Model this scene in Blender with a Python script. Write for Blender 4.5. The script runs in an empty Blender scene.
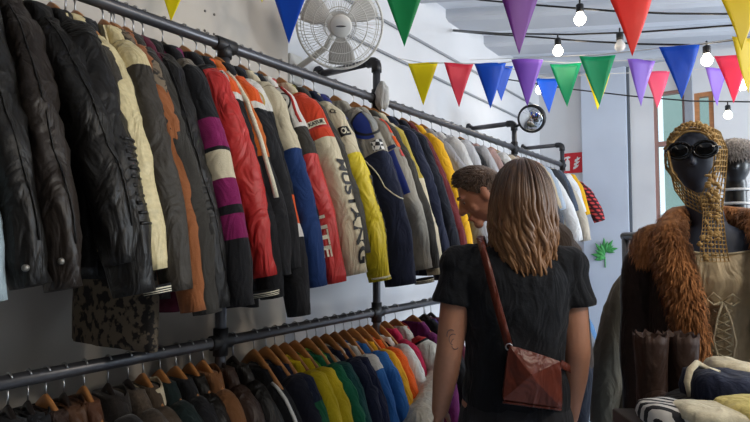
import bpy, bmesh, math, random
from mathutils import Vector, Matrix, noise
PI = math.pi
random.seed(7)
S = bpy.context.scene
COL = S.collection
HID = {}

# ------------------------------------------------------------------ camera maths
FPX, YAW, PITCH, CAMH = 541.0, math.radians(36), math.atan(27 / 541), 1.40
FH = Vector((-math.sin(YAW), math.cos(YAW), 0))
RH = Vector((math.cos(YAW), math.sin(YAW), 0))
FW = FH * math.cos(PITCH) + Vector((0, 0, math.sin(PITCH)))
UP = RH.cross(FW)
EYE = Vector((0, 0, CAMH))
def ray(x, y): return FW + RH * ((x - 375) / FPX) + UP * ((211 - y) / FPX)
def at(x, y, d): return EYE + ray(x, y) * d
def onplane(x, y, ax, v):
    d = ray(x, y)
    return EYE + d * ((v - EYE[ax]) / d[ax])
def lerp(a, b, t): return a + (b - a) * t
def interp(tab, t):
    if t <= tab[0][0]: return tab[0][1]
    for (a, va), (b, vb) in zip(tab, tab[1:]):
        if t <= b:
            k = (t - a) / (b - a); k = k * k * (3 - 2 * k)
            return va + (vb - va) * k
    return tab[-1][1]
def nz(x, y, z): return noise.noise(Vector((x, y, z)))

# ------------------------------------------------------------------ materials
def lin(c):
    c = c / 255
    return c / 12.92 if c <= .04045 else ((c + .055) / 1.055) ** 2.4
def rgb(c): return (lin(c[0]), lin(c[1]), lin(c[2]), 1)
MATS = {}
def mat(key, c, kind='cloth', rough=None, metal=0, bump=None, scale=None, emit=0, c2=None, alpha=1):
    k = (key, c, kind, rough, c2)
    if k in MATS: return MATS[k]
    m = bpy.data.materials.new(key); MATS[k] = m
    m.use_nodes = True
    nt = m.node_tree; N = nt.nodes; L = nt.links
    b = N['Principled BSDF']
    D = {'cloth': (.85, .25, 260, .14), 'knit': (.95, .5, 190, .25), 'leather': (.42, .3, 90, .22), 'satin': (.5, .12, 60, .12), 'fur': (.9, .5, 120, .5),
         'paint': (.6, .08, 30, .05), 'plastic': (.35, .03, 20, .04), 'metal': (.32, .1, 40, .1), 'wood': (.45, .12, 40, .3), 'wall': (.85, .15, 14, .08), 'skin': (.5, .08, 70, .08), 'plain': (.6, 0, 10, 0)}[kind]
    r = D[0] if rough is None else rough
    bmp = D[1] if bump is None else bump
    sc = D[2] if scale is None else scale
    col = rgb(c)
    tc = N.new('ShaderNodeTexCoord')
    nn = N.new('ShaderNodeTexNoise'); nn.inputs['Scale'].default_value = sc if kind not in ('wall',) else 2.5
    nn.inputs['Detail'].default_value = 5
    if kind == 'wood':
        mp = N.new('ShaderNodeMapping'); mp.inputs['Scale'].default_value = (.15, 1.2, 1.2)
        L.new(tc.outputs['Object'], mp.inputs['Vector']); L.new(mp.outputs['Vector'], nn.inputs['Vector'])
    else:
        L.new(tc.outputs['Object'], nn.inputs['Vector'])
    n2 = N.new('ShaderNodeTexNoise'); n2.inputs['Scale'].default_value = 9 if kind != 'wall' else 1.3
    L.new(tc.outputs['Object'], n2.inputs['Vector'])
    mx = N.new('ShaderNodeMix'); mx.data_type = 'RGBA'
    v = D[3]
    hi = tuple(min(1, x * (1 + v) + .004 * (v > .05)) for x in col[:3]) + (1,)
    lo = tuple(x * (1 - v) for x in col[:3]) + (1,)
    if c2: lo = rgb(c2)
    mx.inputs['A'].default_value = lo; mx.inputs['B'].default_value = hi
    ad = N.new('ShaderNodeMath'); ad.operation = 'ADD'; ad.use_clamp = True
    ml = N.new('ShaderNodeMath'); ml.operation = 'MULTIPLY'; ml.inputs[1].default_value = .5
    L.new(nn.outputs['Fac'], ml.inputs[0]); L.new(ml.outputs[0], ad.inputs[0])
    m3 = N.new('ShaderNodeMath'); m3.operation = 'MULTIPLY'; m3.inputs[1].default_value = .5
    L.new(n2.outputs['Fac'], m3.inputs[0]); L.new(m3.outputs[0], ad.inputs[1])
    mr = N.new('ShaderNodeMapRange'); mr.inputs['From Min'].default_value = .3; mr.inputs['From Max'].default_value = .7
    L.new(ad.outputs[0], mr.inputs['Value']); L.new(mr.outputs['Result'], mx.inputs['Factor'])
    L.new(mx.outputs['Result'], b.inputs['Base Color'])
    b.inputs['Roughness'].default_value = r
    b.inputs['Metallic'].default_value = metal
    if kind in ('cloth', 'knit', 'fur'):
        b.inputs['Sheen Weight'].default_value = .08 if kind != 'fur' else .2
        b.inputs['Specular IOR Level'].default_value = .2
    if kind == 'leather': b.inputs['Specular IOR Level'].default_value = .28
    if kind == 'skin':
        b.inputs['Subsurface Weight'].default_value = .08
        b.inputs['Subsurface Radius'].default_value = (.01, .004, .002)
    if bmp > 0:
        bp = N.new('ShaderNodeBump'); bp.inputs['Strength'].default_value = bmp; bp.inputs['Distance'].default_value = .004
        L.new(nn.outputs['Fac'], bp.inputs['Height'])
        if kind in ('cloth', 'leather', 'satin'):
            m2 = N.new('ShaderNodeMapping'); m2.inputs['Scale'].default_value = (15, 15, 7); m2.inputs['Rotation'].default_value = (.5, .35, 0)
            L.new(tc.outputs['Object'], m2.inputs['Vector'])
            n3 = N.new('ShaderNodeTexNoise'); n3.inputs['Scale'].default_value = 1.0; n3.inputs['Detail'].default_value = 2.5; n3.inputs['Distortion'].default_value = 1.2
            L.new(m2.outputs['Vector'], n3.inputs['Vector'])
            b2 = N.new('ShaderNodeBump'); b2.inputs['Strength'].default_value = {'cloth': .55, 'leather': .62, 'satin': .8}[kind]; b2.inputs['Distance'].default_value = .035
            L.new(n3.outputs['Fac'], b2.inputs['Height']); L.new(b2.outputs['Normal'], bp.inputs['Normal'])
        L.new(bp.outputs['Normal'], b.inputs['Normal'])
    if emit:
        b.inputs['Emission Color'].default_value = col; b.inputs['Emission Strength'].default_value = emit
    if alpha < 1: b.inputs['Alpha'].default_value = alpha
    return m
def pattern_mat(key, kind, cols, scale=30, rough=.9):
    """leopard / plaid / stripes: surface patterns in object space"""
    m = bpy.data.materials.new(key); m.use_nodes = True
    nt = m.node_tree; N = nt.nodes; L = nt.links; b = N['Principled BSDF']
    b.inputs['Roughness'].default_value = rough
    tc = N.new('ShaderNodeTexCoord')
    mix = N.new('ShaderNodeMix'); mix.data_type = 'RGBA'
    mix.inputs['A'].default_value = rgb(cols[0]); mix.inputs['B'].default_value = rgb(cols[1])
    if kind == 'leopard':
        nn = N.new('ShaderNodeTexNoise'); nn.inputs['Scale'].default_value = scale; nn.inputs['Detail'].default_value = 3
        L.new(tc.outputs['Object'], nn.inputs['Vector'])
        rp = N.new('ShaderNodeValToRGB'); rp.color_ramp.elements[0].position = .44; rp.color_ramp.elements[1].position = .52
        L.new(nn.outputs['Fac'], rp.inputs['Fac']); L.new(rp.outputs['Color'], mix.inputs['Factor'])
    elif kind == 'stripe':
        w = N.new('ShaderNodeTexWave'); w.inputs['Scale'].default_value = scale; w.bands_direction = 'Y'
        w.inputs['Distortion'].default_value = 1.0; w.inputs['Detail Scale'].default_value = .4
        L.new(tc.outputs['Object'], w.inputs['Vector'])
        rp = N.new('ShaderNodeValToRGB'); rp.color_ramp.interpolation = 'CONSTANT'; rp.color_ramp.elements[1].position = .5
        L.new(w.outputs['Fac'], rp.inputs['Fac']); L.new(rp.outputs['Color'], mix.inputs['Factor'])
    else:
        w1 = N.new('ShaderNodeTexWave'); w1.inputs['Scale'].default_value = scale; w1.bands_direction = 'Z'
        w2 = N.new('ShaderNodeTexWave'); w2.inputs['Scale'].default_value = scale; w2.bands_direction = 'DIAGONAL'
        L.new(tc.outputs['Object'], w1.inputs['Vector']); L.new(tc.outputs['Object'], w2.inputs['Vector'])
        a = N.new('ShaderNodeMath'); a.operation = 'MULTIPLY'
        L.new(w1.outputs['Fac'], a.inputs[0]); L.new(w2.outputs['Fac'], a.inputs[1])
        rp = N.new('ShaderNodeValToRGB'); rp.color_ramp.elements[0].position = .1; rp.color_ramp.elements[1].position = .55
        L.new(a.outputs[0], rp.inputs['Fac']); L.new(rp.outputs['Color'], mix.inputs['Factor'])
    L.new(mix.outputs['Result'], b.inputs['Base Color'])
    return m

# ------------------------------------------------------------------ object helpers
def mesh_obj(name, V, F, mats, mi=None, parent=None, smooth=True):
    me = bpy.data.meshes.new(name)
    me.from_pydata([tuple(v) for v in V], [], F)
    if not isinstance(mats, (list, tuple)): mats = [mats]
    for m in mats: me.materials.append(m)
    if mi: me.polygons.foreach_set('material_index', mi)
    me.polygons.foreach_set('use_smooth', [smooth] * len(F))
    me.update()
    o = bpy.data.objects.new(name, me); COL.objects.link(o)
    if parent: o.parent = parent
    return o
def tag(o, label=None, cat=None, group=None, kind=None):
    if label: o['label'] = label
    if cat: o['category'] = cat
    if group: o['group'] = group
    if kind: o['kind'] = kind
    return o
def empty(name, loc=(0, 0, 0), rz=0, label=None, cat=None, group=None):
    o = bpy.data.objects.new(name, None); COL.objects.link(o)
    o.location = loc; o.rotation_euler = (0, 0, rz); o.empty_display_size = .05
    return tag(o, label, cat, group)
class MB:
    """collects shapes into one mesh"""
    def __init__(s): s.V = []; s.F = []; s.M = []
    def add(s, V, F, m=0):
        n = len(s.V); s.V += [Vector(v) for v in V]; s.F += [tuple(i + n for i in f) for f in F]; s.M += [m] * len(F)
    def box(s, c, d, m=0, rot=None):
        V = [Vector((x * d[0] / 2, y * d[1] / 2, z * d[2] / 2)) for x in (-1, 1) for y in (-1, 1) for z in (-1, 1)]
        if rot: V = [rot @ v for v in V]
        s.add([v + Vector(c) for v in V], [(0, 1, 3, 2), (4, 6, 7, 5), (0, 4, 5, 1), (2, 3, 7, 6), (0, 2, 6, 4), (1, 5, 7, 3)], m)
    def loft(s, rings, caps=True, m=0, closed=True, mf=None):
        n = len(rings[0]); V = [p for r in rings for p in r]; F = []; M = []
        for i in range(len(rings) - 1):
            for j in range(n if closed else n - 1):
                k = (j + 1) % n
                F.append((i * n + j, i * n + k, (i + 1) * n + k, (i + 1) * n + j)); M.append(mf(i, j) if mf else m)
        if caps:
            F.append(tuple(range(n - 1, -1, -1))); M.append(M[0])
            b = (len(rings) - 1) * n; F.append(tuple(range(b, b + n))); M.append(M[-2])
        q = len(s.V); s.V += [Vector(v) for v in V]; s.F += [tuple(i + q for i in f) for f in F]; s.M += M
    def tube(s, pts, r, seg=10, m=0, flat=None):
        pts = [Vector(p) for p in pts]; rings = []
        prev = None
        for i, p in enumerate(pts):
            t = (pts[min(i + 1, len(pts) - 1)] - pts[max(i - 1, 0)]).normalized()
            if prev is None:
                a = Vector((0, 0, 1)) if abs(t.z) < .9 else Vector((1, 0, 0))
                e1 = (a - t * a.dot(t)).normalized()
            else:
                e1 = (prev - t * prev.dot(t)).normalized()
            prev = e1; e2 = t.cross(e1)
            rr = r[i] if isinstance(r, (list, tuple)) else r
            f1 = flat or 1
            rings.append([p + e1 * (rr * math.cos(2 * PI * j / seg)) + e2 * (rr * f1 * math.sin(2 * PI * j / seg)) for j in range(seg)])
        s.loft(rings, True, m)
    def ell(s, c, r, seg=20, rings=12, m=0, rot=None, fn=None):
        R = []
        for i in range(1, rings):
            ph = PI * i / rings
            row = []
            for j in range(seg):
                th = 2 * PI * j / seg
                d = Vector((math.sin(ph) * math.cos(th), math.sin(ph) * math.sin(th), math.cos(ph)))
                v = Vector((d.x * r[0], d.y * r[1], d.z * r[2]))
                if fn: v = fn(v, d)
                if rot: v = rot @ v
                row.append(v + Vector(c))
            R.append(row)
        s.loft(R, True, m)
    def build(s, name, mats, parent=None, smooth=True):
        return mesh_obj(name, s.V, s.F, mats, s.M, parent, smooth)
def finish(o, mods):
    """apply modifiers through the depsgraph"""
    for ty, kw in mods:
        md = o.modifiers.new(ty, ty)
        for k, v in kw.items(): setattr(md, k, v)
    bpy.context.view_layer.update()
    dg = bpy.context.evaluated_depsgraph_get()
    me = bpy.data.meshes.new_from_object(o.evaluated_get(dg))
    o.modifiers.clear(); old = o.data; o.data = me
    bpy.data.meshes.remove(old)
    me.polygons.foreach_set('use_smooth', [True] * len(me.polygons))
    return o
def bev(o, w=.004, seg=2):
    md = o.modifiers.new('b', 'BEVEL'); md.width = w; md.segments = seg; md.limit_method = 'ANGLE'; md.angle_limit = .7
    return o
def box_obj(name, c, d, m, parent=None, bw=0, rot=None):
    b = MB(); b.box(c, d, 0, rot); o = b.build(name, m, parent, False)
    if bw: bev(o, bw)
    return o
def text2d(s, bold=True):
    cu = bpy.data.curves.new('t', 'FONT'); cu.body = s; cu.align_x = 'CENTER'; cu.align_y = 'CENTER'; cu.size = 1
    cu.offset = .03 if bold else 0
    cu.resolution_u = 3
    o = bpy.data.objects.new('t', cu); COL.objects.link(o)
    bpy.context.view_layer.update()
    me = bpy.data.meshes.new_from_object(o.evaluated_get(bpy.context.evaluated_depsgraph_get()))
    V = [(v.co.x, v.co.y) for v in me.vertices]; F = [tuple(p.vertices) for p in me.polygons]
    bpy.data.objects.remove(o); bpy.data.curves.remove(cu); bpy.data.meshes.remove(me)
    xs = [v[0] for v in V]; ys = [v[1] for v in V]
    cx, cy, w, h = (max(xs) + min(xs)) / 2, (max(ys) + min(ys)) / 2, max(xs) - min(xs), max(ys) - min(ys)
    return [((x - cx) / w, (y - cy) / h) for x, y in V], F      # unit box, centred

# ------------------------------------------------------------------ palette
WOOD = mat('hanger wood', (176, 118, 66), 'wood')
WOODD = mat('dark hanger', (38, 32, 30), 'plastic')
STEEL = mat('hook steel', (190, 190, 192), 'metal', metal=1)
PIPE = mat('iron pipe', (88, 88, 92), 'metal', rough=.33, metal=.55)
PIPED = mat('iron fitting', (58, 58, 60), 'metal', rough=.45, metal=.7)
WHITEP = mat('white plaster', (214, 216, 220), 'wall')
TANP = mat('warm plaster', (196, 188, 178), 'wall')
CEILP = mat('ceiling plaster', (206, 211, 220), 'wall')
BEAMP = mat('beam plaster', (176, 181, 190), 'wall')
FLOORM = mat('concrete floor', (176, 188, 204), 'wall', rough=.35)
PILP = mat('pilaster plaster', (198, 208, 224), 'wall')

# ------------------------------------------------------------------ setting
def struct(name, boxes, m, smooth=False):
    b = MB()
    for c, d in boxes: b.box(c, d)
    return tag(b.build(name, m, None, smooth), kind='structure')
def span(x0, x1, y0, y1, z0, z1): return (((x0 + x1) / 2, (y0 + y1) / 2, (z0 + z1) / 2), (x1 - x0, y1 - y0, z1 - z0))
XW, XR, YF, YB, ZC = -2.06, 3.3, -1.6, 6.0, 3.25
struct('floor', [span(XW - .2, XR + .2, YF - .2, YB + .3, -.1, 0)], FLOORM)
struct('ceiling', [span(XW - .2, XR + .2, YF - .2, YB + .3, ZC, ZC + .12)], CEILP)
struct('wall_left', [span(XW - .2, XW, YF, YB + .2, 0, ZC)], WHITEP)
struct('trim_1', [span(XW, XW + .05, YF, 1.99, 0, ZC)], TANP)
for k, (dy, dz) in enumerate(((0, 0), (.05, .0), (0, -.09), (.05, -.09))):
    hp = onplane(205, 11, 0, XW + .05); b = MB(); b.tube([hp + Vector((-.004, dy, dz)), hp + Vector((.0015, dy, dz))], .006, 10)
    b.build('screw_hole', mat('plug grey', (90, 84, 80), 'plastic'), bpy.data.objects['trim_1'])
# back wall with a window opening and a door-like opening
W1 = (-.90, -.62, 1.0, 2.86); W2 = (-.545, -.385, .9, 2.80)
bw = [span(XW, W1[0], YB, YB + .2, 0, ZC), span(W1[0], W1[1], YB, YB + .2, 0, W1[2]), span(W1[0], W1[1], YB, YB + .2, W1[3], ZC),
      span(W1[1], W2[0], YB, YB + .2, 0, ZC), span(W2[0], W2[1], YB, YB + .2, 0, W2[2]), span(W2[0], W2[1], YB, YB + .2, W2[3], ZC),
      span(W2[1], XR, YB, YB + .2, 0, ZC)]
struct('wall_back', bw, WHITEP)
struct('trim_2', [span(-1.58, -1.14, YB - .07, YB, 0, ZC)], PILP)
struct('trim_3', [span(-1.135, -1.115, YB - .03, YB, 0, ZC)], mat('grey strip', (86, 92, 100), 'paint'))
struct('trim_4', [span(-.62, -.555, YB - .06, YB, 0, ZC)], mat('grey pillar', (140, 146, 156), 'paint'))
# right wall with two tall windows (out of frame), front wall
RW = [(1.2, 2.8), (3.6, 5.2)]
rb = [span(XR, XR + .2, YF, RW[0][0], 0, ZC), span(XR, XR + .2, RW[0][1], RW[1][0], 0, ZC), span(XR, XR + .2, RW[1][1], YB + .2, 0, ZC)]
for a, b_ in RW: rb += [span(XR, XR + .2, a, b_, 0, .9), span(XR, XR + .2, a, b_, 2.9, ZC)]
struct('wall_right', rb, WHITEP)
struct('wall_front', [span(XW - .2, XR + .2, YF - .2, YF, 0, ZC)], mat('front wall fill-cutting dark', (64, 60, 58), 'wall'))  # unseen wall, coloured dark to cut bounce light on the near rack
glass = bpy.data.materials.new('window glass'); glass.use_nodes = True
gN = glass.node_tree.nodes; gL = glass.node_tree.links; gN.remove(gN['Principled BSDF'])
gt = gN.new('ShaderNodeBsdfTransparent'); gt.inputs[0].default_value = (.93, .97, .97, 1)
gg = gN.new('ShaderNodeBsdfGlossy'); gg.inputs['Roughness'].default_value = .05
gm = gN.new('ShaderNodeMixShader'); gm.inputs[0].default_value = .06
gL.new(gt.outputs[0], gm.inputs[1]); gL.new(gg.outputs[0], gm.inputs[2]); gL.new(gm.outputs[0], gN['Material Output'].inputs[0])
def window(n, x0, x1, z0, z1, fm, bars, fw=.028, axis=0):
    root = tag(empty('window_%d' % n), kind='structure')
    b = MB()
    def put(u0, u1, q0, q1, d0=.02, d1=.09):
        if axis == 0: c = span(u0, u1, YB + d0, YB + d1, q0, q1)
        else: c = span(XR + d0, XR + d1, u0, u1, q0, q1)
        b.box(*c)
    put(x0, x0 + fw, z0, z1); put(x1 - fw, x1, z0, z1); put(x0 + fw, x1 - fw, z0, z0 + fw); put(x0 + fw, x1 - fw, z1 - fw, z1)
    for zb, h in bars: put(x0 + fw, x1 - fw, zb - h / 2, zb + h / 2)
    b.build('window_frame', fm, root, False)
    g = MB()
    c = span(x0 + fw, x1 - fw, YB + .05, YB + .056, z0 + fw, z1 - fw) if axis == 0 else span(XR + .05, XR + .056, x0 + fw, x1 - fw, z0 + fw, z1 - fw)
    g.box(*c); g.build('window_pane', glass, root, False)
    return root
window(1, W1[0], W1[1], W1[2], W1[3], mat('rosy frame paint', (156, 120, 112), 'paint'), [(2.34, .045)])
window(2, W2[0], W2[1], W2[2], W2[3], mat('orange pine frame', (178, 122, 78), 'wood'), [(1.7, .04)], .04)
for i, (a, b_) in enumerate(RW):
    window(3 + i, a, b_, .9, 2.9, mat('rosy frame paint', (156, 120, 112), 'paint'), [(2.2, .05)], .06, 1)
# ceiling beams run obliquely; each ends at the side walls
bd = Vector((.887, .462, 0)).normalized()
for k in range(13):
    y0 = -3.2 + k * .72                                # crossing of the left wall
    p0 = Vector((XW, y0, 0)); pts = []
    n = Vector((-bd.y, bd.x, 0))
    b = MB()
    w = .17
    def cut(p):                                        # run from the left wall to the right wall, trimmed at front and back
        t0, t1 = 0, (XR - XW) / bd.x
        if p.y < YF: t0 = (YF - p.y) / bd.y
        t1 = min(t1, (YB - p.y) / bd.y)
        return t0, t1
    q = []
    for s in (-1, 1):
        pe = Vector((XW, y0 + s * w / bd.x, 0)); t0, t1 = cut(pe)
        q.append((pe + bd * t0, pe + bd * t1) if t1 > t0 + .1 else None)
    if None in q: continue
    V = []
    for z, ins in ((ZC, 0), (ZC - .07, 0), (ZC - .09, .12)):
        a, c_ = q[0][0].lerp(q[1][0], ins), q[1][0].lerp(q[0][0], ins)
        d_, e_ = q[0][1].lerp(q[1][1], ins), q[1][1].lerp(q[0][1], ins)
        V += [Vector((p.x, p.y, z)) for p in (a, d_, e_, c_)]
    F = [(8, 9, 10, 11)]
    for l in (0, 4):
        for j in range(4): F.append((l + j, l + (j + 1) % 4, l + 4 + (j + 1) % 4, l + 4 + j))
    o = mesh_obj('ceiling_beam', V, F, BEAMP, None, None, False); tag(o, kind='structure')
# wall conduits
def conduit(label, z, y0, y1):
    b = MB(); b.tube([(XW + .012, y0, z), (XW + .012, y1, z)], .010, 8)
    o = b.build('cable_conduit', mat('conduit grey', (150, 154, 160), 'plastic'))
    tag(o, label, 'conduit')
conduit('thin grey conduit along white wall, the lower of two', 2.64, 2.0, 5.95)
conduit('thin grey conduit along white wall, the upper of two', 2.86, 2.0, 5.95)

# ------------------------------------------------------------------ pipe rack
RX, ZU, ZL = -1.65, 2.13, 1.017
rack = tag(empty('pipe_clothes_rack', (RX, 1.3, 0)), 'two-level black iron pipe clothes rack fixed along the left wall', 'clothes rack')
def rp(b): b.V = [v - Vector((RX, 1.3, 0)) for v in b.V]; return b
PR = .0205
for z, y0 in ((ZU, .0), (ZL, .0)):
    b = MB(); b.tube([(RX, y0 - .6, z), (RX, 1.3, z), (RX, 2.28, z), (RX, 5.47, z)], PR, 14); rp(b).build('rail', PIPE, rack)
POSTS = (1.30, 2.285, 4.20, 5.465, -.45)
for y in POSTS:
    top = ZU if y in (1.30, -.45) else 2.335
    b = MB(); b.tube([(RX, y, .012), (RX, y, top)], PR, 14)
    po = rp(b).build('post', PIPE, rack)
    b = MB(); b.tube([(RX, y, 0), (RX, y, .012)], .05, 16); rp(b).build('foot_flange', PIPED, po)
    for z in (ZU, ZL):
        b = MB(); b.tube([(RX, y - .045, z), (RX, y - .043, z), (RX, y + .043, z), (RX, y + .045, z)], [.024, .0275, .0275, .024], 14)
        b.tube([(RX, y, z - .05), (RX, y, z + (.05 if top > ZU or z == ZL else .0))], .0275, 14)
        rp(b).build('tee_fitting', PIPED, rack)
    if top > ZU:
        b = MB(); b.tube([(XW + .012, y, 2.335), (RX - .02, y, 2.335)], PR, 14); a = rp(b).build('wall_arm', PIPE, rack)
        b = MB(); b.tube([(XW, y, 2.335), (XW + .012, y, 2.335)], .048, 18); b.tube([(XW + .01, y, 2.335), (XW + .035, y, 2.335)], .028, 14)
        rp(b).build('wall_flange', PIPED, a)
        b = MB()
        b.tube([(RX - .06, y, 2.335)] + [(RX - .035 + .035 * math.sin(t), y, 2.3 + .035 * math.cos(t)) for t in (0, .4, .8, 1.2, 1.57)] + [(RX, y, 2.275)], .0275, 14)
        rp(b).build('elbow_fitting', PIPED, rack)

# ------------------------------------------------------------------ hangers
def wood_hanger_mesh(w=.150, dark=False):
    b = MB(); rings = []
    n = 25
    for i in range(n):
        u = -1 + 2 * i / (n - 1); x = u * w
        zt = -.052 - .135 * abs(u) ** 1.3 if not dark else -.06 - .13 * abs(u) ** 1.2
        hgt = lerp(.046, .024, abs(u) ** .7) if not dark else .022
        y = .018 * u * u
        th = .0065
        if i in (0, n - 1): hgt *= .5; th *= .6
        rings.append([Vector((x, y - th, zt - .004)), Vector((x, y - th * .5, zt)), Vector((x, y + th * .5, zt)), Vector((x, y + th, zt - .004)),
                      Vector((x, y + th, zt - hgt + .004)), Vector((x, y + th * .5, zt - hgt)), Vector((x, y - th * .5, zt - hgt)), Vector((x, y - th, zt - hgt + .004))])
    b.loft(rings)
    return b
def hook_mesh():
    b = MB(); pts = [(0, 0, -.06), (0, 0, -.035)]
    R = PR + .003
    # from the stem to the back of the rail, over the top and down the aisle side
    for k in range(11):
        a = math.radians(-80 + k * 23)
        pts.append((-R * math.cos(a) * 1.0, 0, R * math.sin(a) + .001))
    b.tube(pts, .0026, 6)
    return b
def proto(b, name, m):
    me = bpy.data.meshes.new(name); me.from_pydata([tuple(v) for v in b.V], [], b.F); me.materials.append(m)
    me.polygons.foreach_set('use_smooth', [True] * len(b.F)); return me
HM = {'wood': proto(wood_hanger_mesh(), 'wooden_hanger', WOOD), 'dark': proto(wood_hanger_mesh(.142, True), 'plastic_hanger', WOODD)}
HK = proto(hook_mesh(), 'hook', STEEL)
def hanger(y, z, kind, short, group, loc=None, rz=0):
    nm = 'wooden_hanger' if kind == 'wood' else 'plastic_hanger'
    o = bpy.data.objects.new(nm, HM[kind]); COL.objects.link(o)
    o.location = loc or (RX, y, z); o.rotation_euler = (0, 0, rz)
    tag(o, ('wooden hanger carrying the ' if kind == 'wood' else 'dark hanger carrying the ') + short, 'hanger', group)
    h = bpy.data.objects.new('hook', HK); COL.objects.link(h); h.parent = o
    return o

# ------------------------------------------------------------------ garments
class Sleeve:
    """tube along a path; theta 0 faces the aisle, theta -90 degrees faces along -y"""
    def __init__(s, pts, rx, ry, seed, amp=.006):
        s.pts = [Vector(p) for p in pts]; s.rx = rx; s.ry = ry; s.seed = seed; s.amp = amp
        s.len = sum((a - b).length for a, b in zip(s.pts, s.pts[1:]))
    def c(s, t):
        n = len(s.pts) - 1; f = min(max(t, 0), 1) * n; i = min(int(f), n - 1); k = f - i
        p0, p1, p2, p3 = s.pts[max(i - 1, 0)], s.pts[i], s.pts[i + 1], s.pts[min(i + 2, n)]
        return .5 * ((2 * p1) + (p2 - p0) * k + (2 * p0 - 5 * p1 + 4 * p2 - p3) * k * k + (3 * p1 - p0 - 3 * p2 + p3) * k ** 3)
    def p(s, t, th, off=0):
        c = s.c(t); tg = (s.c(t + .02) - s.c(t - .02)).normalized()
        sg = 1 if s.pts[-1].x > 0 else -1
        e2 = Vector((0, 1, 0)); e2 = (e2 - tg * e2.dot(tg)).normalized()
        e1 = e2.cross(tg) * 1.0
        if e1.x * sg < 0: e1 = -e1
        w = nz(math.cos(th) * 1.6 + s.seed * 3.1, math.sin(th) * 1.6, t * 5.5 + s.seed) * 1.0 + nz(math.cos(th) * .8 + s.seed, math.sin(th) * .8 + 9, t * 16) * .55
        e = abs(nz(t * 7 + math.sin(th) * .8 + s.seed * 2, math.cos(th) * .9 - t * 3, s.seed + 4))
        f = abs(nz(t * 13 - math.sin(th) * 1.1 + s.seed, math.cos(th) * 1.1 + t * 5, s.seed - 7))
        el = math.exp(-((t - .5) / .14) ** 2) * math.sin(t * 75 + 2.2 * math.sin(th + s.seed)) * .35
        d = s.amp * (w * 1.5 + (.22 - e) * 2.6 + (.2 - f) * 1.5 + el) * min(1, t * 5 + .3)
        rx, ry = interp(s.rx, t) + d + off, interp(s.ry, t) + d * .8 + off
        ca, sa = math.cos(th), math.sin(th)
        ex = .85
        return c + e1 * (rx * math.copysign(abs(ca) ** ex, ca)) + e2 * (ry * math.copysign(abs(sa) ** ex, sa))
    def mesh(s, name, bands, parent, nt=26, nth=18, t0=0, t1=1, off=0):
        mats = []; ends = []
        for e, m in bands:
            if m not in mats: mats.append(m)
            ends.append((e, mats.index(m)))
        ts = [t0 + (t1 - t0) * i / nt for i in range(nt + 1)]
        for e, _ in ends:                                 # put a ring exactly on every band edge
            if t0 < e < t1:
                k = min(range(1, nt), key=lambda i: abs(ts[i] - e)); ts[k] = e
        rings = [[s.p(t, 2 * PI * j / nth, off) for j in range(nth)] for t in ts]
        def mf(i, j):
            tm = (ts[i] + ts[i + 1]) / 2
            for e, k in ends:
                if tm <= e: return k
            return ends[-1][1]
        b = MB(); b.loft(rings, True, 0, True, mf)
        return b.build(name, mats, parent)
    def decal(s, name, V2, F, m, parent, t0, th0, su, sv, down=False, off=.002):
        """V2 in a unit box; u runs with theta, v runs down the sleeve (metres)"""
        P = []
        for x, y in V2:
            if down: v, u = x * sv, y * su
            else: u, v = x * su, -y * sv
            t = t0 + v / s.len; r = (interp(s.rx, t) + interp(s.ry, t)) / 2
            P.append(s.p(t, th0 + u / r, off))
        return mesh_obj(name, P, F, m, None, parent)
def disc2d(n=20, a0=0, a1=2 * PI, r0=0.0):
    V = []; F = []
    rr = [r0 + (.5 - r0) * k / 4 for k in range(5)]
    for i in range(n + 1):
        a = a0 + (a1 - a0) * i / n
        V += [(r * math.cos(a), r * math.sin(a)) for r in rr]
    for i in range(n):
        for k in range(4): F.append((i * 5 + k, i * 5 + k + 1, i * 5 + 6 + k, i * 5 + 5 + k))
    return V, F
def rect2d(n=5, k=6):
    V = [(-.5 + i / n, -.5 + j / k) for i in range(n + 1) for j in range(k + 1)]
    return V, [(i * (k + 1) + j, (i + 1) * (k + 1) + j, (i + 1) * (k + 1) + j + 1, i * (k + 1) + j + 1) for i in range(n) for j in range(k)]
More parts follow.
